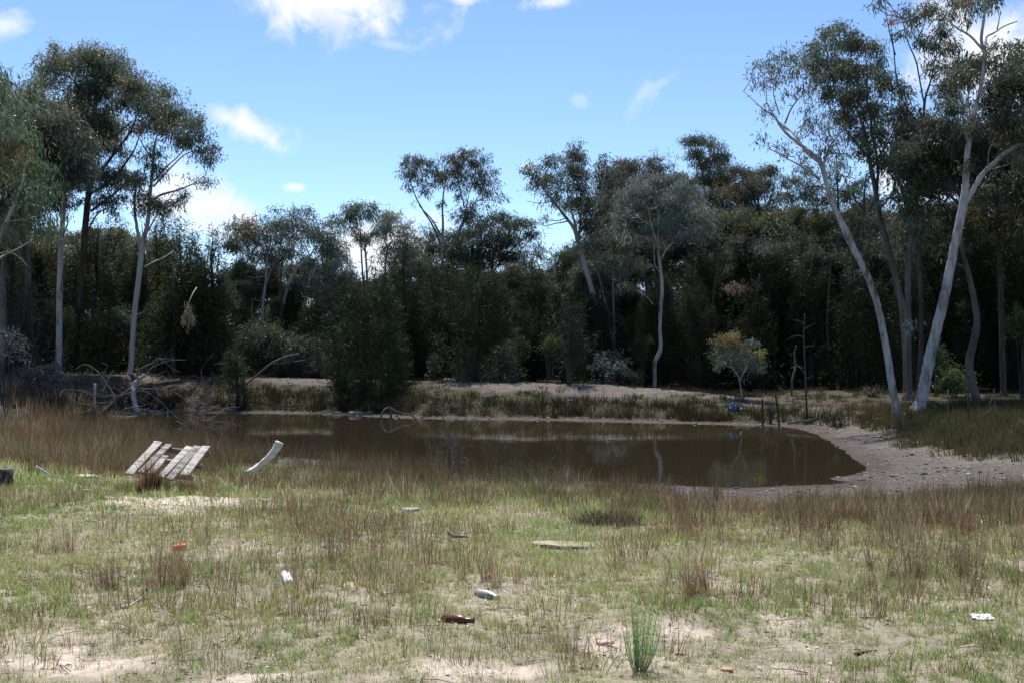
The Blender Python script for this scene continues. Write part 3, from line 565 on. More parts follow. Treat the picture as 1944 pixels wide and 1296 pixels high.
tree('gum_tree', 'feathery gum whose top stands up alone above the dark middle treeline', 60,
     [[(1345, 640, 12), (1345, 500, 10), (1340, 400, 8), (1336, 345, 6), (1330, 312, 4), (1318, 290, 2)]], [[(1336, 345, 5), (1348, 320, 4), (1356, 300, 2)], [(1332, 320, 3), (1325, 300, 2), (1312, 285, 1.5)], [(1338, 360, 4), (1365, 330, 3), (1372, 310, 2)]],
     [(1306, 270, 14, 8, .8), (1325, 270, 18, 11, .9), (1318, 290, 18, 12, .8), (1342, 268, 18, 10), (1355, 282, 24, 14), (1340, 298, 20, 12, .8), (1368, 300, 18, 14, .9), (1352, 318, 26, 14), (1370, 330, 24, 14), (1330, 335, 26, 14, .7), (1350, 350, 36, 18), (1385, 345, 30, 18)],
     GREY, (.050, .058, .038), 700, 24, L=.19, depth=.9)
tree('gum_tree', 'brownish gum next to the bright sky notch before the white leaning trunk', 58,
     [[(1440, 640, 12), (1440, 500, 10), (1440, 420, 8), (1440, 360, 4)]], [[(1440, 420, 5), (1400, 370, 4), (1390, 345, 2)], [(1440, 420, 5), (1465, 370, 4), (1470, 340, 2)], [(1440, 400, 5), (1425, 360, 3), (1420, 335, 2)]],
     [(1405, 330, 22, 12), (1430, 325, 22, 11), (1455, 328, 18, 14), (1440, 345, 26, 16), (1410, 355, 30, 18), (1460, 355, 22, 18, .8), (1385, 375, 34, 20), (1430, 380, 36, 18, .7), (1480, 380, 24, 18, .5), (1470, 410, 30, 20), (1410, 405, 36, 22), (1350, 395, 34, 24), (1360, 425, 36, 24)],
     GREY, (.058, .058, .034), 720, 25, L=.19, depth=1.2, warm=.3)
tree('gum_tree', 'yellow-green bushy gum below the sky notch', 54,
     [[(1520, 640, 10), (1520, 540, 8), (1520, 470, 5)]], [[(1520, 500, 4), (1480, 440, 3), (1460, 420, 2)], [(1520, 500, 4), (1560, 450, 3), (1575, 430, 2)]],
     [(1500, 408, 30, 14), (1535, 405, 30, 14), (1470, 425, 30, 18), (1510, 430, 36, 20), (1550, 428, 32, 18), (1440, 440, 28, 18), (1480, 455, 36, 20), (1530, 460, 36, 20), (1575, 450, 24, 24, 1, BROWNG), (1420, 415, 24, 16), (1390, 440, 26, 18), (1450, 475, 34, 22), (1560, 480, 34, 24)],
     DARK, (.066, .072, .030), 760, 26, L=.17, depth=1.2, warm=.2)
tree('gum_tree', 'slim gum with sparse leaves behind the white leaning trunk', 52,
     [[(1600, 640, 10), (1598, 520, 9), (1592, 420, 7), (1590, 350, 5), (1588, 300, 3)], [(1655, 640, 9), (1650, 500, 8), (1640, 400, 7), (1645, 330, 4)]], [[(1592, 400, 4), (1570, 370, 3), (1550, 350, 2)], [(1640, 400, 4), (1620, 365, 3), (1612, 330, 2)], [(1590, 370, 3), (1606, 340, 2), (1612, 320, 2)]],
     [(1500, 345, 24, 18, .7), (1530, 350, 26, 18, .7), (1515, 375, 30, 18, .8), (1555, 385, 28, 20, .7), (1600, 330, 26, 20, .5), (1590, 365, 30, 20, .5), (1620, 380, 30, 24, .6), (1600, 410, 34, 24, .7), (1640, 350, 26, 24, .6), (1660, 390, 28, 24, .7), (1640, 430, 34, 26, .8), (1575, 320, 20, 14, .4), (1530, 318, 18, 10, .6)],
     GREY, (.056, .064, .040), 640, 27, L=.18, depth=1.2)

# right group
tree('gum_tree', 'smooth pale leaning gum with a lump halfway up and sparse airy limbs over the pond', 33.4,
     [[(1704, 785, 24), (1700, 762, 22), (1692, 720, 21), (1684, 670, 20), (1674, 615, 19), (1660, 560, 19), (1640, 510, 19), (1616, 464, 20), (1606, 440, 22), (1598, 425, 18), (1584, 395, 15), (1572, 360, 14), (1563, 325, 14), (1554, 300, 12)]],
     [[(1556, 305, 11), (1540, 288, 10), (1522, 272, 9), (1505, 255, 8), (1490, 236, 7), (1480, 215, 5), (1462, 200, 3), (1440, 178, 2), (1424, 160, 1.5)], [(1556, 308, 10), (1545, 290, 9), (1536, 268, 8), (1532, 245, 7), (1525, 225, 5), (1512, 205, 3), (1500, 190, 2)], [(1562, 320, 9), (1566, 300, 8), (1575, 275, 5), (1590, 255, 3)],
      [(1490, 235, 5), (1497, 210, 4), (1512, 190, 3), (1525, 180, 2)], [(1497, 248, 4), (1475, 240, 3), (1455, 222, 2), (1442, 212, 1.5)], [(1480, 218, 4), (1468, 180, 3), (1470, 150, 2), (1482, 125, 1.5)], [(1556, 340, 6), (1538, 325, 5), (1515, 310, 4), (1495, 298, 3), (1475, 285, 1.5)], [(1512, 190, 3), (1520, 160, 2), (1526, 130, 1.5)], [(1462, 200, 2), (1445, 205, 1.5), (1430, 200, 1)], [(1530, 280, 2), (1505, 275, 1.5), (1480, 262, 1)]],
     [(1432, 122, 9, 5, .7), (1455, 118, 12, 8, .8), (1478, 108, 16, 10), (1500, 112, 16, 10), (1484, 130, 18, 10, .8), (1524, 112, 18, 10), (1510, 132, 16, 10, .7), (1428, 145, 8, 8, .7), (1436, 160, 9, 7, .6), (1474, 155, 12, 8, .9, BROWNG), (1452, 150, 10, 7, .5), (1508, 150, 18, 12, .9), (1520, 170, 18, 12, .9), (1496, 178, 14, 9, .6), (1444, 210, 9, 7, .8), (1465, 210, 10, 6, .6), (1535, 208, 16, 12, .7), (1555, 225, 18, 14, .8), (1545, 245, 16, 12, .7), (1475, 280, 14, 7, .8), (1496, 290, 14, 9, .8), (1448, 262, 6, 4, .5), (1520, 300, 18, 10, .7), (1575, 255, 22, 16, .9), (1565, 285, 18, 14, .7), (1540, 330, 16, 10, .6), (1590, 290, 18, 18, .9)],
     PALE, (.062, .070, .048), 620, 31, depth=.9, L=.15, Wd=.028, tr=.009, limb_bark=PALE, spread=.15)
tree('gum_tree', 'thickest smooth pale gum forking high up with one bare arm reaching sideways', 33.7,
     [[(1742, 785, 38), (1748, 760, 34), (1756, 725, 33), (1767, 670, 31), (1782, 610, 29), (1796, 550, 27), (1808, 490, 25), (1818, 440, 25), (1827, 395, 26), (1833, 355, 20), (1836, 300, 17), (1842, 250, 15), (1850, 212, 12), (1862, 165, 10), (1869, 110, 10), (1863, 75, 9), (1868, 35, 8), (1872, -10, 6)]],
     [[(1829, 392, 17), (1845, 365, 15), (1862, 335, 14), (1885, 312, 13), (1910, 290, 13), (1944, 272, 12), (1985, 255, 10), (2030, 220, 7)], [(1846, 235, 6), (1838, 212, 5), (1832, 190, 4), (1834, 165, 2)], [(1868, 115, 8), (1880, 80, 7), (1892, 58, 6), (1915, 45, 5), (1944, 26, 4), (1980, 10, 3)], [(1866, 95, 7), (1845, 65, 6), (1828, 50, 5), (1812, 30, 3)], [(1893, 56, 4), (1905, 30, 3), (1910, 5, 2)], [(1875, 322, 3), (1872, 290, 2), (1878, 265, 1.5)], [(1840, 275, 3), (1832, 262, 2), (1828, 245, 1.5)], [(1855, 195, 5), (1885, 150, 4), (1910, 120, 3)]],
     [(1880, 120, 34, 24, .8), (1908, 150, 30, 24, .9), (1850, 130, 28, 24, .9), (1828, 150, 28, 22, .9), (1880, 165, 34, 22, .9), (1860, 195, 34, 20, .8), (1910, 195, 30, 24, .9), (1935, 175, 26, 28), (1935, 225, 26, 28), (1895, 230, 32, 22, .9), (1850, 235, 28, 20, .7), (1820, 210, 28, 24, .9), (1850, 8, 22, 14, .9), (1885, -5, 20, 16), (1820, 5, 24, 16), (1800, 30, 20, 14, .7), (1832, 40, 14, 9, .6), (1890, 85, 14, 9, .6), (1935, 305, 22, 18, .8, BROWNG), (1955, 245, 30, 30), (1920, 265, 24, 16, .6), (1845, 320, 22, 14, .35), (1880, 350, 26, 16, .3)],
     PALE, (.056, .062, .036), 900, 32, depth=1.3, L=.15, warm=.22, limb_bark=PALE)
tree('gum_tree', 'grey-barked gum with a dense dark olive crown between the two pale trunks', 38.5,
     [[(1722, 735, 22), (1720, 660, 20), (1714, 590, 20), (1704, 545, 18), (1694, 500, 17), (1682, 455, 16), (1670, 410, 15), (1662, 360, 14), (1652, 310, 12), (1645, 265, 10), (1634, 228, 7), (1620, 190, 4)]],
     [[(1664, 370, 9), (1668, 320, 8), (1662, 270, 7), (1658, 235, 5), (1672, 200, 3)], [(1650, 300, 8), (1632, 270, 7), (1612, 235, 5), (1590, 205, 3)], [(1655, 320, 7), (1685, 270, 5), (1700, 235, 3)], [(1668, 400, 6), (1690, 375, 5), (1710, 350, 3)], [(1638, 245, 5), (1640, 200, 4), (1635, 150, 3), (1625, 100, 2)], [(1615, 238, 4), (1590, 180, 3), (1575, 130, 2)]],
     [(1562, 70, 20, 12, .8), (1585, 58, 24, 12, .8), (1610, 60, 20, 12, .7), (1558, 92, 24, 16), (1590, 85, 30, 16), (1625, 85, 24, 16), (1650, 95, 22, 18), (1665, 115, 18, 16), (1560, 120, 28, 18), (1595, 115, 30, 18), (1630, 120, 28, 18, .9), (1560, 148, 24, 18), (1595, 148, 30, 20), (1630, 155, 30, 18), (1575, 178, 28, 18), (1610, 185, 30, 20), (1645, 180, 26, 20), (1585, 210, 24, 18, .7), (1620, 220, 28, 20), (1655, 215, 28, 22), (1690, 150, 24, 20, .9), (1700, 180, 22, 22), (1690, 215, 26, 22), (1680, 250, 28, 22), (1640, 260, 26, 20, .7), (1610, 255, 22, 18, .6), (1660, 290, 30, 24, .9), (1690, 310, 28, 26), (1710, 270, 24, 26)],
     GREY, (.052, .060, .034), 820, 33, depth=1.3, L=.15, warm=.2)
tree('gum_tree', 'twin-stemmed grey gum with bare twiggy top behind the thick pale trunk', 37.5,
     [[(1726, 735, 18), (1724, 650, 18), (1724, 580, 18), (1724, 520, 16), (1727, 470, 14), (1735, 420, 12), (1742, 360, 11), (1748, 300, 10), (1753, 240, 9), (1756, 190, 7), (1768, 150, 5), (1775, 110, 2)]],
     [[(1732, 500, 14), (1742, 470, 13), (1756, 440, 11), (1776, 415, 10), (1800, 395, 9), (1825, 375, 7), (1850, 345, 5)], [(1755, 200, 5), (1748, 155, 4), (1742, 115, 4), (1727, 75, 3), (1718, 30, 2)], [(1700, 105, 4), (1686, 70, 3), (1674, 35, 2), (1668, 0, 1.5)], [(1752, 245, 5), (1718, 200, 4), (1702, 150, 4), (1696, 100, 3), (1690, 50, 2)], [(1735, 90, 3), (1745, 50, 2), (1740, 10, 1.5)], [(1748, 300, 4), (1770, 260, 3), (1790, 235, 2)], [(1724, 525, 3), (1705, 455, 3), (1688, 440, 2)]],
     [(1740, 250, 30, 24, .9), (1770, 240, 30, 24, .8), (1720, 290, 28, 26), (1760, 300, 32, 26), (1800, 270, 30, 24), (1790, 310, 32, 26), (1730, 340, 32, 26), (1775, 350, 34, 26), (1815, 330, 26, 26), (1720, 385, 32, 26), (1765, 395, 32, 26, .8), (1800, 190, 24, 20, .7), (1785, 160, 20, 16, .6), (1740, 40, 20, 12, .8), (1765, 25, 24, 14), (1790, 55, 22, 16, .9), (1770, 80, 24, 16, .8), (1745, 75, 18, 14, .6), (1725, 20, 14, 10, .7), (1715, 65, 12, 10, .4), (1795, 95, 22, 16, .8), (1780, 125, 20, 16, .6), (1665, 5, 9, 7, .6), (1680, -5, 12, 8, .6), (1658, 12, 7, 5, .5), (1690, 40, 9, 6, 1.3, (.16, .06, .03)), (1706, 65, 8, 5, .5), (1800, 130, 24, 18, .8), (1810, 165, 22, 18, .8)],
     GREY, (.050, .060, .038), 880, 34, depth=1.4, L=.15)
tree('gum_tree', 'thin rough dark trunk hugging the thick pale gum', 34.6,
     [[(1742, 785, 24), (1744, 740, 20), (1748, 660, 14), (1749, 600, 13), (1747, 540, 13), (1744, 500, 11), (1750, 450, 8), (1760, 400, 6)]], [[(1746, 560, 3), (1758, 548, 3), (1770, 560, 2)], [(1748, 640, 2), (1735, 612, 2), (1728, 605, 1.5)]],
     [(1760, 420, 24, 20, .7), (1730, 440, 24, 20, .6), (1732, 610, 14, 7, .5, (.14, .17, .12)), (1718, 622, 12, 5, .5, (.14, .17, .12))], DARK, (.045, .054, .032), 600, 35, depth=.4)
tree('gum_tree', 'brown-tinted gum whose crown meets the picture edge behind the bare arm', 40,
     [[(1905, 740, 18), (1902, 620, 16), (1898, 500, 14), (1895, 420, 12), (1892, 350, 8), (1895, 280, 4)], [(1960, 740, 18), (1965, 560, 16), (1950, 420, 12), (1935, 340, 6)]], [[(1895, 400, 6), (1870, 350, 4), (1860, 310, 2)], [(1893, 380, 6), (1920, 340, 4), (1930, 300, 2)], [(1888, 380, 3), (1905, 340, 3), (1925, 322, 2)]],
     [(1870, 280, 34, 26), (1910, 320, 34, 26), (1860, 320, 34, 26), (1900, 365, 36, 28), (1860, 370, 36, 26, .8), (1940, 370, 34, 30), (1930, 410, 34, 28), (1880, 415, 36, 28), (1840, 290, 26, 24), (1945, 330, 26, 28), (1840, 420, 36, 28), (1970, 290, 34, 34), (1980, 390, 36, 34), (1930, 130, 24, 20, .6), (1945, 90, 18, 16, .5)],
     DARK, (.054, .058, .030), 720, 36, depth=1.3, warm=.25)

# she-oaks and native cypress: dark feathery evergreens
G1 = None
oak('she_oak', 'dark rounded she-oak with the tallest top beside the bright cloud edge', 345, 425, 84, 47, 41, OAK)
oak('she_oak', 'narrow dark she-oak with ragged spire tips next to the sky gap', 402, 432, 46, 46, 42, OAK)
oak('she_oak', 'dark she-oak behind the pale forked gum', 295, 405, 80, 50, 43, (.036, .046, .022))
oak('she_oak', 'dark she-oak between the straight pale trunk and the rough dark trunk', 185, 400, 84, 50, 44, (.034, .042, .020))
oak('she_oak', 'brownish-green she-oak behind the straight pale trunk', 80, 430, 70, 49, 45, (.040, .044, .024))
oak('she_oak', 'shadowed she-oak at the picture edge behind the drooping gum', -10, 420, 80, 47, 46, (.034, .042, .022))
oak('she_oak', 'low dark she-oak filling the shade behind the forked gum foot', 330, 540, 70, 45.5, 47, (.030, .038, .018))
oak('she_oak', 'low dark she-oak filling the shade behind the rough dark trunk', 210, 560, 70, 46, 48, (.030, .038, .018))
oak('she_oak', 'twiggy grey-brown she-oak low at the picture edge', 55, 520, 75, 44, 49, (.050, .046, .034), dens=520)
oak('she_oak', 'broad olive-brown she-oak hanging over the far water edge', 690, 498, 112, 41.6, 51, (.030, .042, .018), 1000, z0=.02)
oak('she_oak', 'tall dark conical she-oak directly behind the broad olive-brown one', 768, 448, 62, 46, 52, (.034, .044, .020))
oak('she_oak', 'dense she-oak below the tall open gum stems', 850, 470, 72, 47, 53, (.040, .048, .022))
oak('she_oak', 'dense green she-oak with drooping skirt on the crest of the bank', 905, 500, 72, 43.2, 54, (.038, .048, .022), z0=.04)
oak('she_oak', 'dark spired she-oak with a narrow top under the sky dip', 1010, 478, 46, 48, 55, OAK)
oak('she_oak', 'shadowy she-oak between the two central dark cones', 960, 520, 50, 46, 56, OAK)
oak('she_oak', 'low she-oak left of the yellow-streaked leaning trunk', 1070, 545, 50, 45, 57, (.030, .038, .018))
oak('she_oak', 'feathery grey-green young she-oak at the end of the olive bank scrub', 955, 645, 36, 41.5, 58, (.050, .062, .040), 700, z0=.02)
oak('she_oak', 'dark she-oak behind the olive shrub and crooked gum', 610, 540, 60, 48, 59, (.030, .038, .018))
oak('she_oak', 'shadowed she-oak behind the crooked low gum', 500, 560, 60, 56, 60, (.028, .034, .018))
oak('she_oak', 'dark she-oak filling the gap behind the crooked orange-white stems', 475, 505, 72, 55, 75, (.036, .046, .024))
oak('she_oak', 'dark she-oak rising behind the small domed gum', 655, 500, 70, 58, 76, (.036, .046, .024))
oak('she_oak', 'broad dark she-oak beside the grey-green domed gum', 1340, 430, 62, 50, 61, OAK)
oak('she_oak', 'tall black-green she-oak behind the rusty dead spray', 1410, 408, 60, 51, 62, (.026, .036, .016))
oak('she_oak', 'dark she-oak with pointed crown before the yellow-green gum', 1475, 440, 58, 50, 63, OAK)
oak('she_oak', 'dark she-oak nearest the white leaning trunk', 1540, 470, 56, 48, 64, (.026, .036, .016))
oak('she_oak', 'brown-green capped she-oak left of the leaning trunk lump', 1565, 445, 44, 50, 65, (.042, .042, .018))
oak('she_oak', 'dark she-oak framed between the two pale trunks', 1640, 470, 62, 46, 66, (.024, .033, .015))
oak('she_oak', 'black-green she-oak behind the twin-stemmed grey gum', 1770, 440, 66, 47, 67, (.024, .033, .015))
oak('she_oak', 'black-green she-oak behind the thick pale trunk', 1850, 400, 70, 46, 68, (.024, .033, .015))
oak('she_oak', 'black-green she-oak closing the view at the picture edge', 1930, 390, 74, 45, 69, (.024, .034, .015))
oak('she_oak', 'dark she-oak behind the small round-headed gum', 1420, 520, 60, 47, 70, (.026, .035, .016))
oak('she_oak', 'dark she-oak behind the blotched kinked trunk', 1255, 530, 56, 48, 71, (.024, .032, .016))
oak('she_oak', 'dark she-oak behind the two thin grey stems', 1170, 520, 56, 50, 72, (.024, .032, .016))
oak('she_oak', 'two-stemmed thin she-oak growing from the gravel bank', 1080, 560, 42, 41.0, 73, (.036, .044, .026), 420, z0=.35)
oak('she_oak', 'young green she-oak on a thin dark stem at the far water edge', 450, 660, 34, 41.2, 74, (.052, .064, .026), 620, z0=.3)

# the deep wood behind, and the wood that goes on to either side
rng = np.random.default_rng(5)
protos = []
for k in range(5):
    r = np.random.default_rng(500+k); t = thing('she_oak', 'slender dark she-oak deep in the shaded wood behind the dam', 'tree', (0, 0, 0), 'she-oaks deep in the wood')
    a, b_, c = oak_geo(8.5, 2.7, r, (.030, .039, .019), 620, L=.28, Wd=.034, z0=.06)
    a.build('trunk', DARK, t, smooth=True); b_.build('twigs', DARK, t, kind='stuff'); c.build('crown', NEEDLE, t, kind='stuff'); protos.append(t)
def wild_gum(seed, H, col, bark):
    r = np.random.default_rng(seed); t = thing('gum_tree', 'tall gum deep in the shaded wood behind the dam', 'tree', (0, 0, 0), 'gums deep in the wood')
    k = 7; z = np.linspace(-.2, H*.8, k); pts = np.stack([np.cumsum(r.standard_normal(k))*.16, np.cumsum(r.standard_normal(k))*.16, z], -1); pts -= np.array([pts[0, 0], pts[0, 1], 0])
    cp = catmull(pts, 5); g = Geo(); tube(g, cp, np.linspace(.15, .04, len(cp)), 8, r, .05); g.build('trunk', bark, t, smooth=True); lp = [cp[len(cp)//2:]]
    cl = []
    for j in range(6):
        s = cp[int(len(cp)*r.uniform(.5, .95))]; a = j*1.05+r.uniform(-.4, .4); e = s+np.array([math.cos(a), math.sin(a), r.uniform(.5, 1.2)])*r.uniform(1, 2.0)
        q = catmull([s, (s+e)/2+r.standard_normal(3)*.15, e], 4); g = Geo(); tube(g, q, np.linspace(.05, .015, len(q)), 5, r, .05); g.build('limb', bark, t, smooth=True); lp.append(q[2:]); cl.append(e)
    cl.append(cp[-1]+np.array([0, 0, .3])); lp = np.concatenate(lp); gl = Geo(); gt = Geo()
    for e in cl:
        for q in range(3):
            gum_clump(gl, gt, e+r.standard_normal(3)*np.array([.7, .7, .45]), (.8, .8, .5), 470, r, col, lp, .22, .05, 14, .17, .8, .15, .012)
    gt.build('twigs', bark, t, kind='stuff'); gl.build('crown', LEAF, t, kind='stuff'); return t
gums = [wild_gum(600, 9.5, (.050, .056, .036), GREY), wild_gum(601, 10.5, (.056, .060, .034), PALE), wild_gum(602, 9, (.046, .054, .036), GREY)]
used = {id(t): 0 for t in protos+gums}
def put(t, x, y, s):
    loc = (x, y, hz(x, y)); sz = (s*rng.uniform(.85, 1.15), s*rng.uniform(.85, 1.15), s*rng.uniform(.9, 1.1))
    if not used[id(t)]: t.location = loc; t.rotation_euler[2] = rng.uniform(0, 6.28); t.scale = sz
    else: dup(t, loc, rng.uniform(0, 6.28), sz)
    used[id(t)] += 1
def skyline(x, y):
    """how tall the wood may stand at this place, in metres: lower round the sky dip in the middle"""
    px = 972+x/y*F
    top = np.interp(px, [-600, 0, 300, 430, 470, 640, 740, 780, 1000, 1060, 1200, 1400, 1560, 1640, 1750, 1944, 2600], [330, 380, 440, 520, 480, 500, 540, 470, 470, 400, 360, 370, 400, 380, 330, 260, 260])
    return CAMZ-(top-648)/F*y
for row, (y, step) in enumerate([(51.5, 1.6), (56, 1.8), (62, 2.0), (70, 2.3)]):
    x = -.46*y
    while x < .46*y:
        x += step*rng.uniform(.6, 1.4); yy = y+rng.uniform(-2, 2); H = skyline(x, yy)-hz(x, yy)
        if rng.random() < (.25, .4, .5, .5)[row]: t = gums[rng.integers(0, 3)]; s = H/10.5*rng.uniform(.85, 1.02)
        else: t = protos[rng.integers(0, 5)]; s = H/8.7*rng.uniform(.6, .86)
        put(t, x, yy, max(s, .45))
for x, y, s in [(13.6, 38, 1.0), (15.5, 34, 1.05), (17, 41, 1.1), (19, 37, 1.1), (-15.5, 39, .9), (-18, 36, 1.), (-20, 42, 1.), (-17.2, 46, 1.1), (18.5, 31, 1.), (21, 45, 1.1)]:
    put(gums[2*rng.integers(0, 2)], x, y, s)
for k in range(44):
    px = rng.choice([rng.uniform(-120, 440), rng.uniform(560, 2060), rng.uniform(560, 2060)]); y = rng.uniform(45.2, 50.5); x = (px-972)/F*y
    H = rng.uniform(.35, .62)*(skyline(x, y)-hz(x, y)); put(protos[rng.integers(0, 5)], x, y, max(H/8.5, .3))
# a dense fill of dark undergrowth under the wood (nobody could count it)
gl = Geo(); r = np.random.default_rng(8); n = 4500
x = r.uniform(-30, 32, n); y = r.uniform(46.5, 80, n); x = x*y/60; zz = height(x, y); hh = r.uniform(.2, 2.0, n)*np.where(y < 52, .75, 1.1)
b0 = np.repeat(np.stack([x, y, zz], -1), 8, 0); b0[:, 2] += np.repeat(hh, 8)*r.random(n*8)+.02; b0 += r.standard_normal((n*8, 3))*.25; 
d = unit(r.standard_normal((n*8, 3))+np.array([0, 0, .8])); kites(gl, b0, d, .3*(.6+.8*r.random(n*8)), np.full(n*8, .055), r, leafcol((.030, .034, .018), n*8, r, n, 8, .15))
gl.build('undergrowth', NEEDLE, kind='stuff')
# thin stems in the shade of the wood
tp = []
for k in range(24):
    px = [1440, 1500, 1575, 1625, 1830, 1900][k] if k < 6 else r.uniform(-150, 1944)
    y = r.uniform(45.5, 50) if k < 6 else r.uniform(46.5, 52); x = (px-972)/F*y; H = r.uniform(3.5, 6); kk = 6
    pts = np.stack([np.cumsum(r.standard_normal(kk))*.09, np.cumsum(r.standard_normal(kk))*.09, np.linspace(-.2, H, kk)], -1); g = Geo(); tube(g, catmull(pts, 3), np.linspace(.075, .02, 16)*r.uniform(.6, 1.2), 6, r, .06)
    o = g.build('tree_trunk', DARK, smooth=True); o.location = (x, y, hz(x, y)); tag(o, 'bare thin trunk standing in deep shade among the she-oaks', 'tree', 'bare trunks in the shade of the wood')

# shrubs
shrub('olive_shrub', 'wide olive dome shrub with reddish tips behind the bank', 535, 652, 90, 62, 47, 81, (.046, .054, .030), 760, L=.14, Wd=.03, droop=.7, per=18, spread=.14, warm=.16, stems=9)
shrub('silver_shrub', 'silvery white-leaved shrub at the picture edge', 8, 650, 50, 62, 33, 82, SILVER, 170, L=.085, Wd=.035, droop=.1, warm=0)
shrub('silver_shrub', 'low silvery shrub spreading below the straight pale trunk', 85, 712, 55, 22, 35, 83, (.036, .04, .038), 260, L=.08, Wd=.032, droop=.1, warm=0)
shrub('glossy_shrub', 'small shrub with shiny pale leaves in front of the forked gum', 225, 605, 40, 48, 46, 84, (.05, .062, .042), 300, L=.1, Wd=.05, warm=0)
shrub('white_leaf_shrub', 'grey-white leaved shrub below the two thin grey stems', 1160, 690, 38, 38, 43.5, 85, (.07, .08, .066), 260, L=.11, Wd=.055, warm=0)
shrub('white_leaf_shrub', 'small pale-leaved sprig shrub above the gravel crest', 821, 690, 12, 28, 43, 86, (.07, .08, .066), 300, L=.09, Wd=.05, warm=0)
shrub('green_shrub', 'bright green fine-leaved shrub beneath the fallen branch tips', 325, 688, 18, 30, 46.5, 87, (0.046, 0.062, 0.019), 700, L=.07, Wd=.016, droop=-.3, warm=.02)
shrub('green_shrub', 'yellow-green shrub in the shade right of the thick pale trunk', 1815, 722, 48, 24, 39, 88, (.035, .052, .018), 420, L=.09, Wd=.03, droop=-.1, warm=.05)
shrub('green_shrub', 'bright green upright shrub at the far picture edge', 1945, 605, 34, 46, 35, 89, (0.037, 0.059, 0.014), 520, L=.09, Wd=.03, droop=-.1, warm=.05)
shrub('green_shrub', 'dull green shrub just right of the pale trunk foot', 1780, 680, 22, 40, 39.5, 90, (0.034, 0.046, 0.019), 500, L=.09, Wd=.03, droop=-.1)
shrub('green_shrub', 'fresh green shrub in the middle of the crest scrub', 1042, 662, 24, 34, 44, 91, (0.037, 0.053, 0.015), 620, L=.07, Wd=.018, droop=-.3, warm=.05)
shrub('green_shrub', 'fresh green shrub next to the feathery young she-oak', 985, 655, 18, 32, 44, 92, (0.034, 0.046, 0.016), 620, L=.07, Wd=.018, droop=-.3, warm=.05)
shrub('green_shrub', 'dull yellow-green shrub left of the blotched trunk', 1215, 655, 26, 36, 45.5, 93, (0.034, 0.038, 0.015), 560, L=.08, Wd=.02, droop=-.2, warm=.15)
shrub('green_shrub', 'pale green shrub at the foot of the young dark-stemmed she-oak', 418, 690, 20, 22, 46.5, 94, (.05, .062, .04), 460, L=.09, Wd=.04, warm=.1)
shrub('green_shrub', 'low green shrub hugging the gravel crest right of the thin she-oak', 1108, 742, 26, 16, 40.6, 95, (0.037, 0.045, 0.019), 700, L=.08, Wd=.014, droop=-.5, warm=.15)
shrub('grey_bush', 'leafless grey bush on the crest before the dense green she-oak', 875, 715, 30, 36, 42, 96, (.07, .065, .05), 240, L=.07, Wd=.012, warm=.1)
shrub('green_shrub', 'drooping pale branch shrub under the olive dome', 590, 694, 40, 22, 46.5, 97, (.05, .048, .04), 420, L=.16, Wd=.012, droop=1.5, warm=.1)
shrub('green_shrub', 'dark bush between the two leaning posts', 1463, 778, 14, 18, 34.4, 98, (.035, .035, .022), 700, L=.08, Wd=.012, droop=-.4, warm=.1)
shrub('green_shrub', 'low dark shrub at the foot of the kinked blotched trunk', 1190, 715, 30, 16, 43.5, 99, (0.031, 0.036, 0.017), 600, L=.08, Wd=.02, droop=-.2)
shrub('green_shrub', 'low shrub on the dry ground by the sandy track', 1655, 745, 22, 12, 40, 100, (.055, .062, .035), 500, L=.07, Wd=.014, droop=-.2)
tree('small_gum', 'small round-headed gum with brown-yellow top above the blue plastic', 38.5, [[(1409, 765, 5), (1406, 735, 4.5), (1402, 715, 3.5), (1392, 700, 3), (1385, 680, 2)]],
     [[(1404, 722, 5), (1413, 700, 4), (1420, 680, 2)], [(1396, 703, 3), (1378, 690, 2), (1370, 680, 1.5)]],
     [(1400, 640, 22, 11, 1, (.12, .095, .03)), (1376, 650, 18, 12, 1, (.10, .09, .035)), (1390, 660, 24, 14), (1415, 660, 24, 14), (1372, 672, 18, 14), (1400, 678, 26, 14), (1426, 680, 18, 14), (1436, 672, 10, 10, 1, (.11, .10, .03)), (1430, 695, 14, 10), (1372, 690, 14, 10), (1410, 695, 20, 10, .8)],
     PALE, (.06, .07, .045), 800, 101, depth=.3, L=.11, Wd=.026, per=14, spread=.1, tr=.005, cat='tree')

# ------------------------------------------------------------------ dead wood, saplings, posts
def deadthing(name, label, px, py, Y, cat, build, mat, seed, group=None):
    rng = np.random.default_rng(seed); b0 = P(px, py, Y); b0[2] = max(hz(b0[0], Y), -.1); g = Geo(); build(g, b0, rng)
    o = g.build(name, mat, None, b0, True); o.location = b0; tag(o, label, cat, group); return o
def pl(*q): return catmull([P(*p) for p in q], 5)
def wid(Y, *w): return np.array(w)/2*Y/F
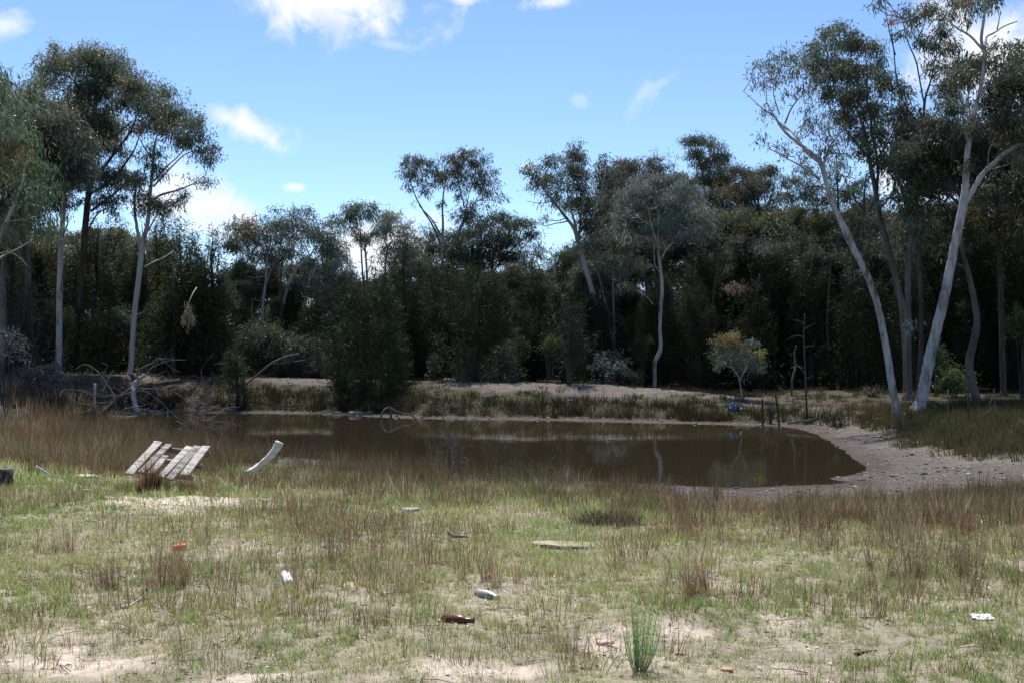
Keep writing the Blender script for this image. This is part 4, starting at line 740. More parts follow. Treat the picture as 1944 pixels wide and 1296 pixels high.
# bare sapling and bent companion by the track
def f(g, b0, rng):
    Y = b0[1]; a = [b0-np.array([0, 0, .1]), P(1530, 740, Y), P(1528, 690, Y), P(1526, 640, Y), P(1528, 595, Y)]; tube(g, catmull(a, 4), np.interp(np.arange(17), [0, 16], wid(Y, 4.5, 1.5)), 6, rng, .08)
    for (x, y, dx, dz, l) in [(1528, 700, -1, .5, .5), (1527, 660, .8, .6, .45), (1526, 640, -1, .3, .5), (1527, 615, -.8, .7, .4), (1529, 720, .8, .3, .3), (1527, 625, .9, .5, .35)]: crooked(g, P(x, y, Y), (dx, rng.uniform(-.5, .5), dz), l, .012, rng, 1, .4, (2, 3), 0, 4)
deadthing('dead_sapling', 'thin leafless dark sapling standing by the track before the wood', 1533, 786, 34.3, 'sapling', f, DARK, 110)
deadthing('dead_sapling', 'bent pale forked dead stem in the shade behind the bare sapling', 1503, 745, 42, 'sapling', lambda g, b0, rng: (tube(g, np.vstack([b0, pl((1504, 720, 42), (1510, 695, 42), (1508, 672, 42), (1512, 655, 42))]), np.linspace(.04, .015, 17), 5, rng, .06), tube(g, pl((1509, 690, 42), (1518, 697, 42), (1527, 708, 42)), np.linspace(.025, .012, 11), 5, rng, .06)), DEAD, 111)
# fallen tree at the left end of the pond
YF = 34.5
t = thing('fallen_tree', 'fallen dead tree with dark broken trunk and a tangle of grey branches by the water', 'dead tree', (P(255, 770, YF)[0], YF, hz(P(255, 770, YF)[0], YF)))
org = np.array(t.location); rng = np.random.default_rng(120)
g = Geo(); tube(g, pl((172, 800, YF-.5), (205, 775, YF), (235, 752, YF+.2), (262, 735, YF+.4), (300, 728, YF+.8), (340, 722, YF+1.4)), np.interp(np.arange(26), [0, 10, 25], wid(YF, 9, 14, 8)), 9, rng, .2); g.build('trunk', DARK, t, org, True)
g = Geo(); tube(g, pl((262, 782, YF-.4), (256, 765, YF-.3), (253, 745, YF-.2), (256, 728, YF), (268, 716, YF), (276, 711, YF)), np.interp(np.arange(26), [0, 12, 25], wid(YF, 7, 9, 5)), 8, rng, .3); g.build('broken_stub', RUSTY, t, org, True)
for q, w in [([(262, 722, YF), (262, 706, YF), (275, 696, YF), (290, 690, YF), (304, 680, YF), (322, 682, YF), (358, 683, YF)], (7, 2)), ([(274, 697, YF), (281, 705, YF), (288, 722, YF)], (4, 2)), ([(304, 682, YF), (318, 692, YF), (326, 702, YF), (338, 706, YF)], (3, 1.5)), ([(300, 684, YF), (296, 695, YF), (292, 706, YF)], (3, 1.5)),
             ([(222, 760, YF), (205, 735, YF), (186, 712, YF), (172, 700, YF), (150, 692, YF), (130, 702, YF)], (6, 2)), ([(232, 752, YF), (200, 748, YF), (165, 740, YF), (140, 738, YF), (138, 752, YF)], (5, 2)), ([(190, 715, YF), (202, 700, YF), (205, 693, YF), (195, 688, YF)], (4, 2)), ([(262, 738, YF), (300, 738, YF), (335, 745, YF), (365, 765, YF), (390, 772, YF), (410, 768, YF)], (6, 2)), ([(216, 752, YF), (222, 770, YF), (228, 785, YF)], (5, 2)), ([(232, 752, YF), (240, 770, YF), (258, 776, YF)], (4, 2)), ([(250, 772, YF), (285, 778, YF), (320, 790, YF)], (5, 2))]:
    g = Geo(); a = pl(*q); a[:, 1] += np.linspace(0, rng.uniform(-1, 1), len(a)); tube(g, a, np.linspace(w[0], w[1], len(a))/2*YF/F*.62, 6, rng, .08); g.build('branch', DEAD, t, org, True)
g = Geo()
for k in range(70):
    px = rng.uniform(140, 420); py = 800-rng.random()**1.3*80*(1-abs(px-270)/270); p0 = P(px, py, YF+rng.uniform(-1.4, .8)); a = rng.uniform(0, 6.28)
    crooked(g, p0, (math.cos(a), math.sin(a)*.6, rng.uniform(-.15, .5)), rng.uniform(.5, 1.3), rng.uniform(.009, .019), rng, 2, .5, (1, 3), 0, 3, zmin=-.02)
g.build('twigs', DEAD, t, org, kind='stuff')
# dead bush standing in the near shallows
YB = 20.4
t = thing('dead_bush', 'leafless grey dead bush standing at the near water edge', 'dead bush', (P(855, 885, YB)[0], YB, hz(P(855, 885, YB)[0], YB))); org = np.array(t.location); rng = np.random.default_rng(121)
g = Geo()
for q, w in [([(853, 905, YB), (853, 880, YB), (852, 855, YB), (855, 830, YB), (848, 812, YB), (842, 795, YB), (838, 782, YB), (850, 770, YB), (866, 768, YB), (885, 772, YB)], (3.4, 1)), ([(874, 905, YB), (873, 880, YB), (868, 850, YB), (855, 828, YB), (846, 808, YB)], (3, 1.2)), ([(848, 812, YB), (858, 800, YB), (872, 796, YB)], (1.8, .8)), ([(838, 782, YB), (828, 776, YB), (818, 770, YB)], (1.8, .8)), ([(850, 770, YB), (846, 755, YB), (836, 745, YB)], (1.6, .8)), ([(846, 756, YB), (848, 742, YB), (847, 735, YB)], (1.4, .7)), ([(858, 832, YB), (875, 832, YB), (888, 826, YB)], (1.8, .8)), ([(850, 832, YB), (832, 828, YB), (815, 829, YB)], (1.4, .7))]:
    tube(g, pl(*q), np.linspace(w[0], w[1], len(pl(*q)))/2*YB/F*1.3, 5, rng, .08)
g.build('stem', DEAD, t, org, True)
g = Geo()
for k in range(34): 
    p0 = P(rng.normal(862, 12), rng.uniform(835, 885), YB+rng.uniform(-.25, .25)); a = rng.uniform(0, 6.28); crooked(g, p0, (math.cos(a), math.sin(a), rng.uniform(-.2, .7)), rng.uniform(.12, .3), .0055, rng, 2, .5, (2, 3), 0, 3)
for px, py in [(872, 768), (885, 772), (860, 768), (822, 772), (836, 746), (845, 738), (885, 827), (838, 782)]:
    for k in range(3): a = rng.uniform(0, 6.28); crooked(g, P(px, py, YB), (math.cos(a), math.sin(a), rng.uniform(-.3, .8)), .16, .005, rng, 1, .5, (2, 3), 0, 3)
g.build('twigs', DEAD, t, org, kind='stuff')
# driftwood
def f(g, b0, rng):
    Y = b0[1]
    for q, w in [([(741, 800, Y), (742, 785, Y), (738, 771, Y)], (6, 5)), ([(740, 774, Y), (752, 780, Y), (765, 785, Y), (780, 787, Y), (792, 797, Y)], (5, 3)), ([(725, 800, Y), (724, 788, Y), (730, 777, Y), (740, 772, Y)], (5, 3)), ([(750, 780, Y), (755, 790, Y), (764, 797, Y)], (3, 2))]: tube(g, pl(*q), np.linspace(w[0], w[1], len(pl(*q)))/2*Y/F, 6, rng, .08)
deadthing('driftwood', 'forked grey dead branch standing in the far water edge', 740, 797, 36.8, 'driftwood', f, DEAD, 122)
def f(g, b0, rng):
    for k in range(9): a = rng.uniform(0, 6.28); crooked(g, b0+np.array([rng.uniform(-.3, .4), 0, .02]), (math.cos(a), math.sin(a)*.5, rng.uniform(0, .5)), rng.uniform(.3, .55), .009, rng, 1, .5, (2, 3), 0, 4)
deadthing('driftwood', 'tangle of dead sticks lying among the reeds at the near water edge', 778, 884, 21.3, 'driftwood', f, DEAD, 123)
deadthing('driftwood', 'small twiggy branch sticking out of the near shallows', 1025, 905, 20.2, 'driftwood', f, DEAD, 124)
deadthing('driftwood', 'low arched grey sticks at the muddy near edge', 912, 903, 20.0, 'driftwood', lambda g, b0, rng: [tube(g, pl((903, 905, 20), (906, 899, 20), (918, 899, 20.1), (935, 907, 20.2)), np.linspace(.012, .006, 16), 5, rng, .05), tube(g, pl((908, 906, 19.9), (920, 902, 20), (934, 906, 20.1)), np.linspace(.009, .005, 11), 5, rng, .05)], DEAD, 125)
def f(g, b0, rng):
    Y = b0[1]; tube(g, pl((466, 897, Y-.2), (490, 884, Y), (510, 868, Y), (524, 852, Y), (531, 839, Y)), np.interp(np.arange(21), [0, 4, 15, 20], wid(Y, 7, 10, 15, 17)), 10, rng, .05)
deadthing('log', 'curved bleached white log rising from the reeds', 478, 893, 15.6, 'log', f, BLEACH, 126)
def f(g, b0, rng):
    crooked(g, b0+np.array([0, 0, .05]), (.7, .2, .35), .5, .018, rng, 1, .3, (2, 3), 0, 5); crooked(g, b0, (-.5, .1, .2), .35, .014, rng, 1, .3, (1, 2), 0, 5)
deadthing('driftwood', 'pale forked dead branch lying on the far dry grass', 1858, 788, 30, 'branch', f, DEAD, 127)
deadthing('dead_stick', 'short white dead stick upright in the grass near the picture edge', 1878, 775, 30.5, 'branch', lambda g, b0, rng: tube(g, np.vstack([b0-np.array([0, 0, .05]), pl((1880, 762, 30.5), (1886, 748, 30.5), (1888, 737, 30.5))]), np.interp(np.arange(12), [0, 11], [.010, .014]), 6, rng, .2), DEAD, 128)
deadthing('log', 'long low dead branch lying across the dry grass before the pale trunks', 1530, 797, 33.0, 'branch', lambda g, b0, rng: tube(g, pl((1495, 803, 33), (1515, 799, 33.1), (1535, 797, 33.2), (1552, 792, 33.3)), np.linspace(.035, .02, 16), 6, rng, .08), DEAD, 129)
deadthing('dead_branch', 'hanging dead branch with dry tan leaves before the dark she-oaks', 357, 600, 44, 'branch', lambda g, b0, rng: None, DEAD, 130) if False else None
def spray(name, label, px, py, Y, rx, ry, n, col, seed, bark):
    rng = np.random.default_rng(seed); c = P(px, py, Y); t = thing(name, label, 'branch', c); s = Y/F; gt = Geo(); gl = Geo()
    tube(gt, catmull([c+np.array([.25*rx*s, .9, ry*s*1.6]), c+np.array([.05, .3, ry*s*1.1]), c+np.array([0, 0, ry*s*.4]), c-np.array([0, 0, ry*s*.9])], 5), np.linspace(.02, .006, 16), 5, rng, .08)
    k = n//12; tcn = c+rng.standard_normal((k, 3))*np.array([rx*.45, rx*.4, ry*.5])*s; tubes3(gt, np.repeat(c[None]+np.array([[0, 0, ry*s*.5]]), k, 0), (tcn+c)/2+np.array([0, 0, ry*s*.2]), tcn, np.full(k, .006), np.full(k, .003))
    b = np.repeat(tcn, 12, 0)+rng.standard_normal((k*12, 3))*.06; d = unit(rng.standard_normal((k*12, 3))*.4+np.array([.1, 0, -1])); kites(gl, b, d, np.full(k*12, .13)*(.7+.6*rng.random(k*12)), np.full(k*12, .022), rng, leafcol(col, k*12, rng, k, 12, 0))
    gt.build('branch', bark, t, c, True); gl.build('foliage', LEAF, t, c, kind='stuff')
spray('dead_branch', 'hanging dead branch with dry tan leaves before the dark she-oaks', 358, 592, 43.6, 11, 30, 300, (.10, .085, .05), 130, BLEACH)
spray('dead_branch', 'rusty dry leaf spray hanging in front of the black-green she-oak', 1395, 546, 46.5, 24, 9, 300, (.14, .085, .058), 131, DEAD)
deadthing('dead_branch', 'bare dark branch leaning out of the olive dome shrub', 480, 722, 41.8, 'branch', lambda g, b0, rng: [tube(g, pl((455, 738, 41.8), (490, 710, 41.8), (515, 690, 41.8), (540, 678, 41.8), (568, 672, 41.8)), np.linspace(.03, .045, 21), 6, rng, .08), tube(g, pl((515, 690, 41.8), (545, 688, 41.7), (580, 683, 41.6)), np.linspace(.03, .012, 11), 5, rng, .08)], DEAD, 132)
deadthing('dead_sapling', 'black thin forked stem arching above the young dark-stemmed she-oak', 462, 680, 41.9, 'sapling', lambda g, b0, rng: [tube(g, np.vstack([b0, pl((462, 665, 41.9), (463, 640, 41.9), (480, 605, 41.9), (492, 580, 41.9), (498, 560, 41.9))]), np.linspace(.035, .01, 22), 5, rng, .08), tube(g, pl((463, 640, 41.9), (460, 620, 41.9), (465, 605, 41.9)), np.linspace(.015, .006, 11), 4, rng, .08)], DARK, 133)
# posts
def post(label, q, Y, w, mat, seed):
    def f(g, b0, rng):
        a = np.array([P(*p, Y) for p in q]); a[0, 2] = hz(a[0, 0], Y)-.15; tube(g, catmull(a, 4), np.full((len(a)-1)*4+1, w/2*Y/F), 6, rng, .07)
    deadthing('fence_post', label, q[0][0], q[0][1], Y, 'post', f, mat, seed)
post('upright dark wooden post at the end of the far water edge', [(1448, 795), (1447, 757)], 34.0, 4.5, DARK, 140)
post('leaning dark wooden post beside the dark bush', [(1480, 800), (1476, 772), (1471, 746)], 33.8, 4, DARK, 141)
post('dark short post beside the straight pale gum', [(146, 745), (145, 714)], 36, 4.5, DARK, 142)
post('rusty thin post behind the fallen tree branches', [(180, 775), (180, 727)], 34.0, 4.5, RUSTY, 143)
post('thin dark post next to the rusty one', [(192, 768), (192, 737)], 34.2, 4, DARK, 144)
post('thin dark stake in the dry grass right of the pale trunks', [(1838, 792), (1838, 746)], 30, 3, DARK, 145)
post('thin grey stake near the thick pale trunk', [(1800, 790), (1800, 738)], 30.2, 2.5, GREY, 146)

# ------------------------------------------------------------------ grasses and rushes
def blades(g, x, y, z, h, w, lean, ang, col, two=False):
    n = len(x)
    if not n: return
    fa = np.random.default_rng(n).random(n)*np.pi; dx = np.cos(fa)*w/2; dy = np.sin(fa)*w/2
    lx = np.cos(ang)*lean*h; ly = np.sin(ang)*lean*h; tz = h*np.sqrt(np.maximum(1-lean**2, .05))
    A = np.stack([x-dx, y-dy, z], -1); B = np.stack([x+dx, y+dy, z], -1); T = np.stack([x+lx, y+ly, z+tz], -1)
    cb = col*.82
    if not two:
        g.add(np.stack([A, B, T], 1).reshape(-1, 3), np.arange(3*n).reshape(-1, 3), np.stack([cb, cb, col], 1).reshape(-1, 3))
    else:
        m = np.stack([x+lx*.38, y+ly*.38, z+tz*.56], -1); o = np.stack([dx, dy, dx*0], -1)*.8
        g.add(np.stack([A, B, m+o, m-o, T], 1).reshape(-1, 3), (np.arange(n)[:, None]*5+np.array([0, 1, 2, 3])).reshape(-1, 4), np.stack([cb, cb, col, col, col], 1).reshape(-1, 3))
        b0 = g.n-5*n; g.P[3].append(b0+(np.arange(n)[:, None]*5+np.array([3, 2, 4])))
def cjit(base, n, rng, a=.3, b=.1):
    return np.clip(np.array(base)*(1-a+2*a*rng.random((n, 1)))*(1+b*rng.standard_normal((n, 3))), .01, .9)
def view_pts(rng, n, y0, y1, m=.47):
    """random ground points, even over the wedge of ground the view takes in"""
    y = np.sqrt(rng.uniform(y0*y0, y1*y1, n)); return rng.uniform(-m, m, n)*y, y
rng = np.random.default_rng(77)
GR1 = np.array([.34, .37, .145]); GR2 = np.array([.215, .295, .085]); STRAW = np.array([.55, .475, .335]); RUSH = np.array([.20, .132, .082]); RUSHR = np.array([.195, .118, .075]); RUSHG = np.array([.145, .155, .070])
g = Geo()
for (y0, y1, dn, hh, ww) in [(5.2, 7.5, 15000, .040, .0042), (7.5, 9.5, 11500, .050, .0052), (9.5, 12, 6800, .052, .0065), (12, 16, 3000, .07, .009), (16, 20.5, 700, .10, .012)]:
    n = int(dn*.47*(y1*y1-y0*y0)); x, y = view_pts(rng, n, y0, y1)
    d = sdist(x, y); dens = np.clip(1.25*fbm(x*1.1, y*1.1, 3, 5)+.6*fbm(x*5, y*5, 8, 3)-.25+.03*(y-6), .05, 1)*(1-.85*bare(x, y))
    mudk = 1-sst(-.6, 1.0, mudlim(x, y)-d)
    k = (rng.random(n) < dens*np.clip(mudk, .02, 1)) & (d > .3); x, y = x[k], y[k]; n = len(x)
    kk = fbm(x*13, y*13, 66, 2); keep = rng.random(n) < np.where(y < 8.2, .08, np.where(y < 9.5, .16, .25))+.85*sst(.44, .60, kk); x, y, = x[keep], y[keep]; n = len(x)
    tall = fbm(x*.8, y*.8, 15, 3); tx = fbm(x*7, y*7, 16, 2)
    h = .78*hh*(.5+1.1*rng.random(n))*(.6+1.1*tall)*(.6+.9*tx); mixg = np.clip((fbm(x*.9, y*.9, 23, 4)-.36)*3.2, 0, 1)[:, None]
    col = GR1*(1-mixg)+GR2*mixg; st = rng.random(n) < .14+.22*(1-mixg[:, 0])*(fbm(x*2, y*2, 29, 3) > .5); col = np.where(st[:, None], STRAW, col)
    col = np.clip(col*(.65+.7*rng.random((n, 1)))*(1+.08*rng.standard_normal((n, 3))), .01, .9)
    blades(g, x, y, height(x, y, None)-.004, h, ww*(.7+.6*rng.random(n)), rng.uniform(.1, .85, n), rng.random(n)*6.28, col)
g.build('grass', GRASS, kind='stuff')

def tussocks(g, x, y, rad, hgt, per, w, col, rng, spread=.35, two=True, mixc=None, mixp=0):
    n = len(x)
    if not n: return
    X_ = np.repeat(x, per); Y_ = np.repeat(y, per); N = n*per
    a = rng.random(N)*6.28; rr = np.repeat(rad, per)*rng.random(N)**.6; X_ = X_+np.cos(a)*rr; Y_ = Y_+np.sin(a)*rr
    h = np.repeat(hgt, per)*(.25+.85*rng.random(N)**.8); ln = np.clip(spread*(.35+.65*rr/np.maximum(np.repeat(rad, per), 1e-3))*(.2+1.5*rng.random(N)), 0, .93)
    c = np.repeat(col, per, 0)*(.6+.8*rng.random((N, 1)))
    if mixc is not None: q = rng.random(N) < mixp; c[q] = np.array(mixc)*(.7+.6*rng.random((q.sum(), 1)))
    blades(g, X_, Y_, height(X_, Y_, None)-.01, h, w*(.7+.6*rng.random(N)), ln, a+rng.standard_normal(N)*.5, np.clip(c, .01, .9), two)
def pick(cols, n, rng, wts): return np.array(cols)[rng.choice(len(cols), n, p=wts)]*(.75+.5*rng.random((n, 1)))
# belt of brown rushes along the near shore
g = Geo(); n = 9000; x, y = view_pts(rng, n, 10.2, 31, .5); d = sdist(x, y)
lo = np.where(x > 2.2, mudlim(x, y)-.3, .15+(fbm(x*1.3, y*1.3, 91)-.5)*1.2); leftm = sst(-3.2, -4.6, x) if False else (1-sst(-4.6, -3.2, x))
p = sst(0, .6, d-lo)*(1-sst(np.where(x > 1, 6.6, 5.0), np.where(x > 1, 9.8, 7.6), d))*(.25+1.1*sst(.36, .56, fbm(x*.9, y*.9, 92)))
p = np.maximum(p, leftm*(y > 16.2)*sst(0, .4, d-.3)*(.2+.8*sst(.38, .6, fbm(x*.7, y*.7, 93)))*.85)
p = p*(1-.9*((x < -2.2) & (x > -6) & (y < 16.2)))*(y < 26+6*(x < -6)); p = p*np.where((x > 5) & (y > 20), .25, 1)
k = rng.random(n) < p; x, y, d = x[k], y[k], d[k]; n = len(x)
hg = (.15+.27*rng.random(n)**1.5)*np.where(x < -4, 1.5, 1.0)*np.where((x > -3) & (x < 1) & (d < 3), 1.15, 1)
tussocks(g, x, y, .05+.16*rng.random(n), hg, 30, .006, pick([RUSH*.8, RUSHR*.85, STRAW*.55, RUSHG*.8], n, rng, [.42, .30, .08, .20]), rng, .42, mixc=RUSHG*.8, mixp=.2)
# scattered clumps on the open sward
n = 2300; x, y = view_pts(rng, n, 6.2, 14.5, .46); p = .9*sst(.40, .56, fbm(x*.9, y*.9, 95))*(1-.8*bare(x, y)); p = np.where((x > 2.4) & (y > 9.4), .75, p); k = rng.random(n) < p; x, y = x[k], y[k]; n = len(x)
tussocks(g, x, y, .06+.16*rng.random(n), (.11+.31*rng.random(n)**1.3)*np.where(y < 7.6, .55, 1), 22, .0036, pick([RUSH*.85, STRAW*.65, RUSHG, RUSHR*.9], n, rng, [.45, .12, .15, .28]), rng, .45)
# tall thin stems leaning out over the water
n = 190; x, y = view_pts(rng, n, 14, 24, .45); d = sdist(x, y); k = (np.abs(d) < .7) & (x < 1.2); x, y = x[k], y[k]; n = len(x)
tussocks(g, x, y, .06+.1*rng.random(n), .35+.35*rng.random(n), 7, .005, pick([RUSHR, STRAW*.8], n, rng, [.6, .4]), rng, .35)
# reeds round the far left end
n = 900; x = rng.uniform(-15, -6.5, n); y = rng.uniform(25, 38, n); d = sdist(x, y); k = (d > .2) & (rng.random(n) < .9*sst(.3, .5, fbm(x*.7, y*.7, 96))*np.where(y > 34.5, .25, 1)*np.where(x > -8.5, .5, 1)); x, y = x[k], y[k]; n = len(x)
tussocks(g, x, y, .08+.22*rng.random(n), .26+.36*rng.random(n), 34, .011, pick([RUSH, RUSHR, STRAW*.7, RUSHG*.8], n, rng, [.42, .28, .1, .2]), rng, .3)
g.build('rushes', GRASS, kind='stuff')

# grass on the far bank and the right-hand shore
g = Geo(); n = 5200; x = rng.uniform(-13, 12, n); y = rng.uniform(32, 46, n); d = sdist(x, y); wfz, wrz, _ = zones(x, y)
edge = sst(.5, .8, d)*(1-sst(2.0, 3.0, d+(fbm(x*.8, y*.8, 97)-.5)*1.6)); px_ = 972+x/y*F
p = wfz*np.maximum(edge, .55*sst(.40, .62, fbm(x*.9, y*.9, 98))*sst(1.5, 2.6, d)*(1-sst(3.4, 4.4, d))+.25*sst(4.4, 6, d)*(1-sst(8, 10, d))); p = np.maximum(p, wfz*(d > .8)*(d < 4)*((px_ > 560) & (px_ < 800))*.9)
p = np.maximum(p, wfz*(d > .6)*(d < 3.3)*(px_ > 280)*(px_ < 640)*.85); p = p*np.where((d > 3.4) & (d < 7) & (px_ > 270) & (px_ < 640), .08, 1); k = rng.random(n) < p; x, y, d = x[k], y[k], d[k]; n = len(x)
tussocks(g, x, y, .10+.16*rng.random(n), (.24+.30*rng.random(n))*np.where(d < 2, 1.1, np.where(d < 2.6, .6, .4)), 34, .017, pick([(.043, .046, .020), (.058, .050, .028), (.082, .066, .04), (.033, .038, .018)], n, rng, [.34, .28, .16, .22]), rng, .75, False)
n = 6400; x = rng.uniform(3.5, 16, n); y = rng.uniform(16, 36, n); d = sdist(x, y); wfz, wrz, _ = zones(x, y)
lo = mudlim(x, y); p = sst(0, .7, d-lo)*((wrz > .2) | ((wfz > .2) & (x > 5.2)) | ((x > 5.4) & (y < 26)))*(.35+.65*sst(.38, .55, fbm(x*.6, y*.6, 99)))*(1-.75*sst(33, 35, y-.1*x))
k = rng.random(n) < p; x, y = x[k], y[k]; n = len(x)
tussocks(g, x, y, .08+.18*rng.random(n), (.16+.26*rng.random(n)), 34, .012, pick([(.085, .095, .036), (.12, .092, .05), (.062, .074, .028), (.15, .10, .055)], n, rng, [.36, .24, .26, .14]), rng, .45, False)
n = 2600; x = np.where(rng.random(n) < .6, rng.uniform(5, 21, n), rng.uniform(-19, -8.5, n)); y = rng.uniform(31, 47, n); d = sdist(x, y); k = (d > 2.5) & (rng.random(n) < .85*sst(.36, .6, fbm(x*.7, y*.7, 201))); x, y = x[k], y[k]; n = len(x)
tussocks(g, x, y, .08+.15*rng.random(n), .1+.2*rng.random(n), 30, .014, pick([(.075, .078, .035), (.11, .085, .05)], n, rng, [.6, .4]), rng, .6, False)
g.build('bank_grass', GRASS, kind='stuff')

# the tussocks that stand out singly
def tussock(label, px, py, Y, hpx, wpx, col, seed, per=150, spread=.3, w=.006, name='grass_tussock', mixc=None, mixp=0):
    r = np.random.default_rng(seed); x = (px-972)/F*Y; g = Geo()
    q5 = 1+np.zeros(5); ox = np.r_[0, r.normal(0, wpx*.5*Y/F, 4)]; oy = np.r_[0, r.normal(0, wpx*.5*Y/F, 4)]; per = per//3
    tussocks(g, x+ox, Y+oy, wpx/2*Y/F*.7*np.r_[1, r.uniform(.3, .8, 4)], hpx*1.15*Y/F*np.r_[1, r.uniform(.35, .8, 4)], int(per*.95), w*.55, np.tile(np.array(col), (5, 1))*r.uniform(.85, 1.2, (5, 1)), r, spread*1.25, mixc=mixc, mixp=mixp)
    b0 = (x, Y, hz(x, Y)); o = g.build(name, GRASS, None, b0, kind=None); o.location = b0; tag(o, label, 'grass tussock')
tussock('dense rust-brown rush tussock standing before the broken pallet', 284, 918, 14.4, 84, 30, RUSHR*.8, 1, 620, .2, .0075)
tussock('thin brown rush tussock in front of the pallet boards', 345, 915, 14.5, 62, 26, RUSH*.8, 21, 200, .25, .0065)
tussock('short green-brown tussock at the low corner of the pallet', 246, 908, 14.7, 44, 40, RUSHG*.9, 22, 220, .4, .0065, mixc=RUSH, mixp=.4)
tussock('green tussock at the far end of the pallet', 400, 908, 14.9, 40, 40, RUSHG, 23, 200, .45, .0065, mixc=RUSH, mixp=.3)
tussock('large brown rush tussock at the water edge by the fallen tree', 112, 838, 24.5, 92, 66, RUSH*.75, 2, 420, .3, .01)
tussock('tall brown grass tussock alone on the sward above the green blade tuft', 935, 1110, 8.55, 105, 46, RUSH*1.1, 3, 150, .34, .0045, mixc=STRAW, mixp=.25)
tussock('red-brown grass tussock behind the yellow bottle flower spot', 310, 1120, 8.4, 110, 46, RUSH*.95, 4, 150, .25, .0045, mixc=RUSHR, mixp=.3)
tussock('dark brown grass tussock left of the orange can', 208, 1120, 8.4, 90, 42, RUSH*.9, 5, 120, .3, .0045)
tussock('slim tall green-brown tussock behind the orange can', 374, 1035, 10.1, 85, 20, RUSHG*1.1, 6, 80, .2, .005, mixc=STRAW, mixp=.3)
tussock('brown grass tussock with straw tips right of the sand patch', 560, 960, 12.6, 62, 36, RUSHG, 7, 110, .3, .006, mixc=STRAW, mixp=.4)
tussock('tall reddish grass tussock beside the pale sandy spot and sapling', 1350, 1135, 8.3, 135, 62, RUSH, 8, 200, .3, .0045, mixc=RUSHR, mixp=.3)
tussock('dark green rush tussock at the muddy edge of the pond', 1352, 950, 17.2, 70, 34, (.06, .072, .03), 9, 110, .3, .008)
tussock('straw coloured grass tussock beside the white scrap of paper', 1295, 1120, 8.6, 90, 50, STRAW*.8, 10, 120, .4, .0045, mixc=GR2, mixp=.4)
tussock('bright green broad-bladed tuft on the open ground', 810, 1172, 7.5, 64, 62, GR2*1.05, 11, 120, .65, .006, mixc=STRAW, mixp=.2)
tussock('green broad-bladed tuft below the brown clump', 340, 1185, 7.4, 62, 50, GR2*1.05, 12, 90, .65, .006, mixc=STRAW, mixp=.25)
tussock('brown grass tussock left of the tall middle clump', 763, 1130, 8.2, 92, 50, RUSH, 13, 120, .32, .0045, mixc=STRAW, mixp=.3)
tussock('reddish tussock at the picture edge near the bark scraps', 1800, 1095, 8.9, 105, 70, RUSH*.9, 14, 170, .35, .0045, mixc=RUSHG, mixp=.3)
tussock('reddish rush clump below the muddy beach', 1300, 1020, 10.6, 85, 60, RUSHR*.9, 15, 190, .3, .005)
tussock('brown clump with the shadow under it on the right-hand sward', 1700, 1085, 9.0, 95, 80, RUSH*.8, 16, 200, .35, .0045, mixc=RUSHG, mixp=.3)
tussock('brown clump behind the straw tussock pair near the picture edge', 120, 1030, 10.0, 88, 60, RUSH, 17, 150, .3, .005, mixc=STRAW, mixp=.3)
tussock('arching straw tuft at the bottom of the sward', 620, 1290, 6.25, 40, 46, STRAW*.7, 18, 90, .88, .004, mixc=GR2, mixp=.3)

# feathery green seedling in the foreground
rng = np.random.default_rng(150); Y = 6.17; b0 = P(1212, 1296, Y); b0[2] = hz(b0[0], Y); t = thing('green_seedling', 'feathery bright green seedling with many upright stems growing from bare sand', 'plant', b0); gl = Geo()
for k in range(30):
    a = rng.uniform(0, 6.28); sp = rng.uniform(.01, .125); hh = rng.uniform(.18, .40)*(1-1.6*sp); top = b0+np.array([math.cos(a)*sp, math.sin(a)*sp, hh]); g = Geo(); c = catmull([b0+np.array([math.cos(a)*.015, math.sin(a)*.015, -.02]), (b0+top)/2+np.array([math.cos(a)*sp*.2, math.sin(a)*sp*.2, -.02]), top], 6); tube(g, c, np.linspace(.0022, .0007, len(c)), 4, rng)
    g.build('stem', flat('seedling_stem', (.13, .13, .05)) if k == 0 else bpy.data.materials['seedling_stem'], t, b0, True)
    n = 85; f_ = rng.uniform(.25, 1, n)**.8; i = np.minimum((f_*(len(c)-1)).astype(int), len(c)-2); u_ = (f_*(len(c)-1)-i)[:, None]; bp = c[i]*(1-u_)+c[i+1]*u_
    kites(gl, bp, unit(rng.standard_normal((n, 3))*.5+np.array([0, 0, .9])), rng.uniform(.018, .038, n), np.full(n, .0017), rng, leafcol((.105, .16, .05), n, rng, warm=0))
gl.build('foliage', LEAF, t, b0, kind='stuff')

# yellow everlasting flowers, twigs, bark and leaf litter, pebbles (nobody could count them)
g = Geo(); n = 120; x, y = view_pts(rng, n, 6.5, 11.5, .42); k = (rng.random(n) < .35) | ((np.abs(x-.9) < 1.2) & (y > 9)); x, y = x[k], y[k]; n = len(x); z = height(x, y)+.03+.05*rng.random(n)
a = np.arange(6)*np.pi/3
for i in range(n):
    s = rng.uniform(.004, .008); g.add(np.array([[x[i]+math.cos(q)*s, y[i]+math.sin(q)*s*.8, z[i]+math.sin(q)*s*.6] for q in a]+[[x[i], y[i]-.003, z[i]+.004]]), np.array([[j, (j+1) % 6, 6] for j in range(6)]), np.array([.75, .52, .03]))
g.build('yellow_flowers', LEAF, kind='stuff')
g = Geo(); n = 11000; x, y = view_pts(rng, n, 5.3, 14, .46); k = rng.random(n) < .35+.65*sst(.45, .6, fbm(x*1.4, y*1.4, 160)); x, y = x[k], y[k]; n = len(x)
z = height(x, y)+.006+.012*rng.random(n); a = rng.random(n)*6.28; d = unit(np.stack([np.cos(a), np.sin(a), rng.uniform(-.05, .25, n)], -1)); b0 = np.stack([x, y, z], -1)
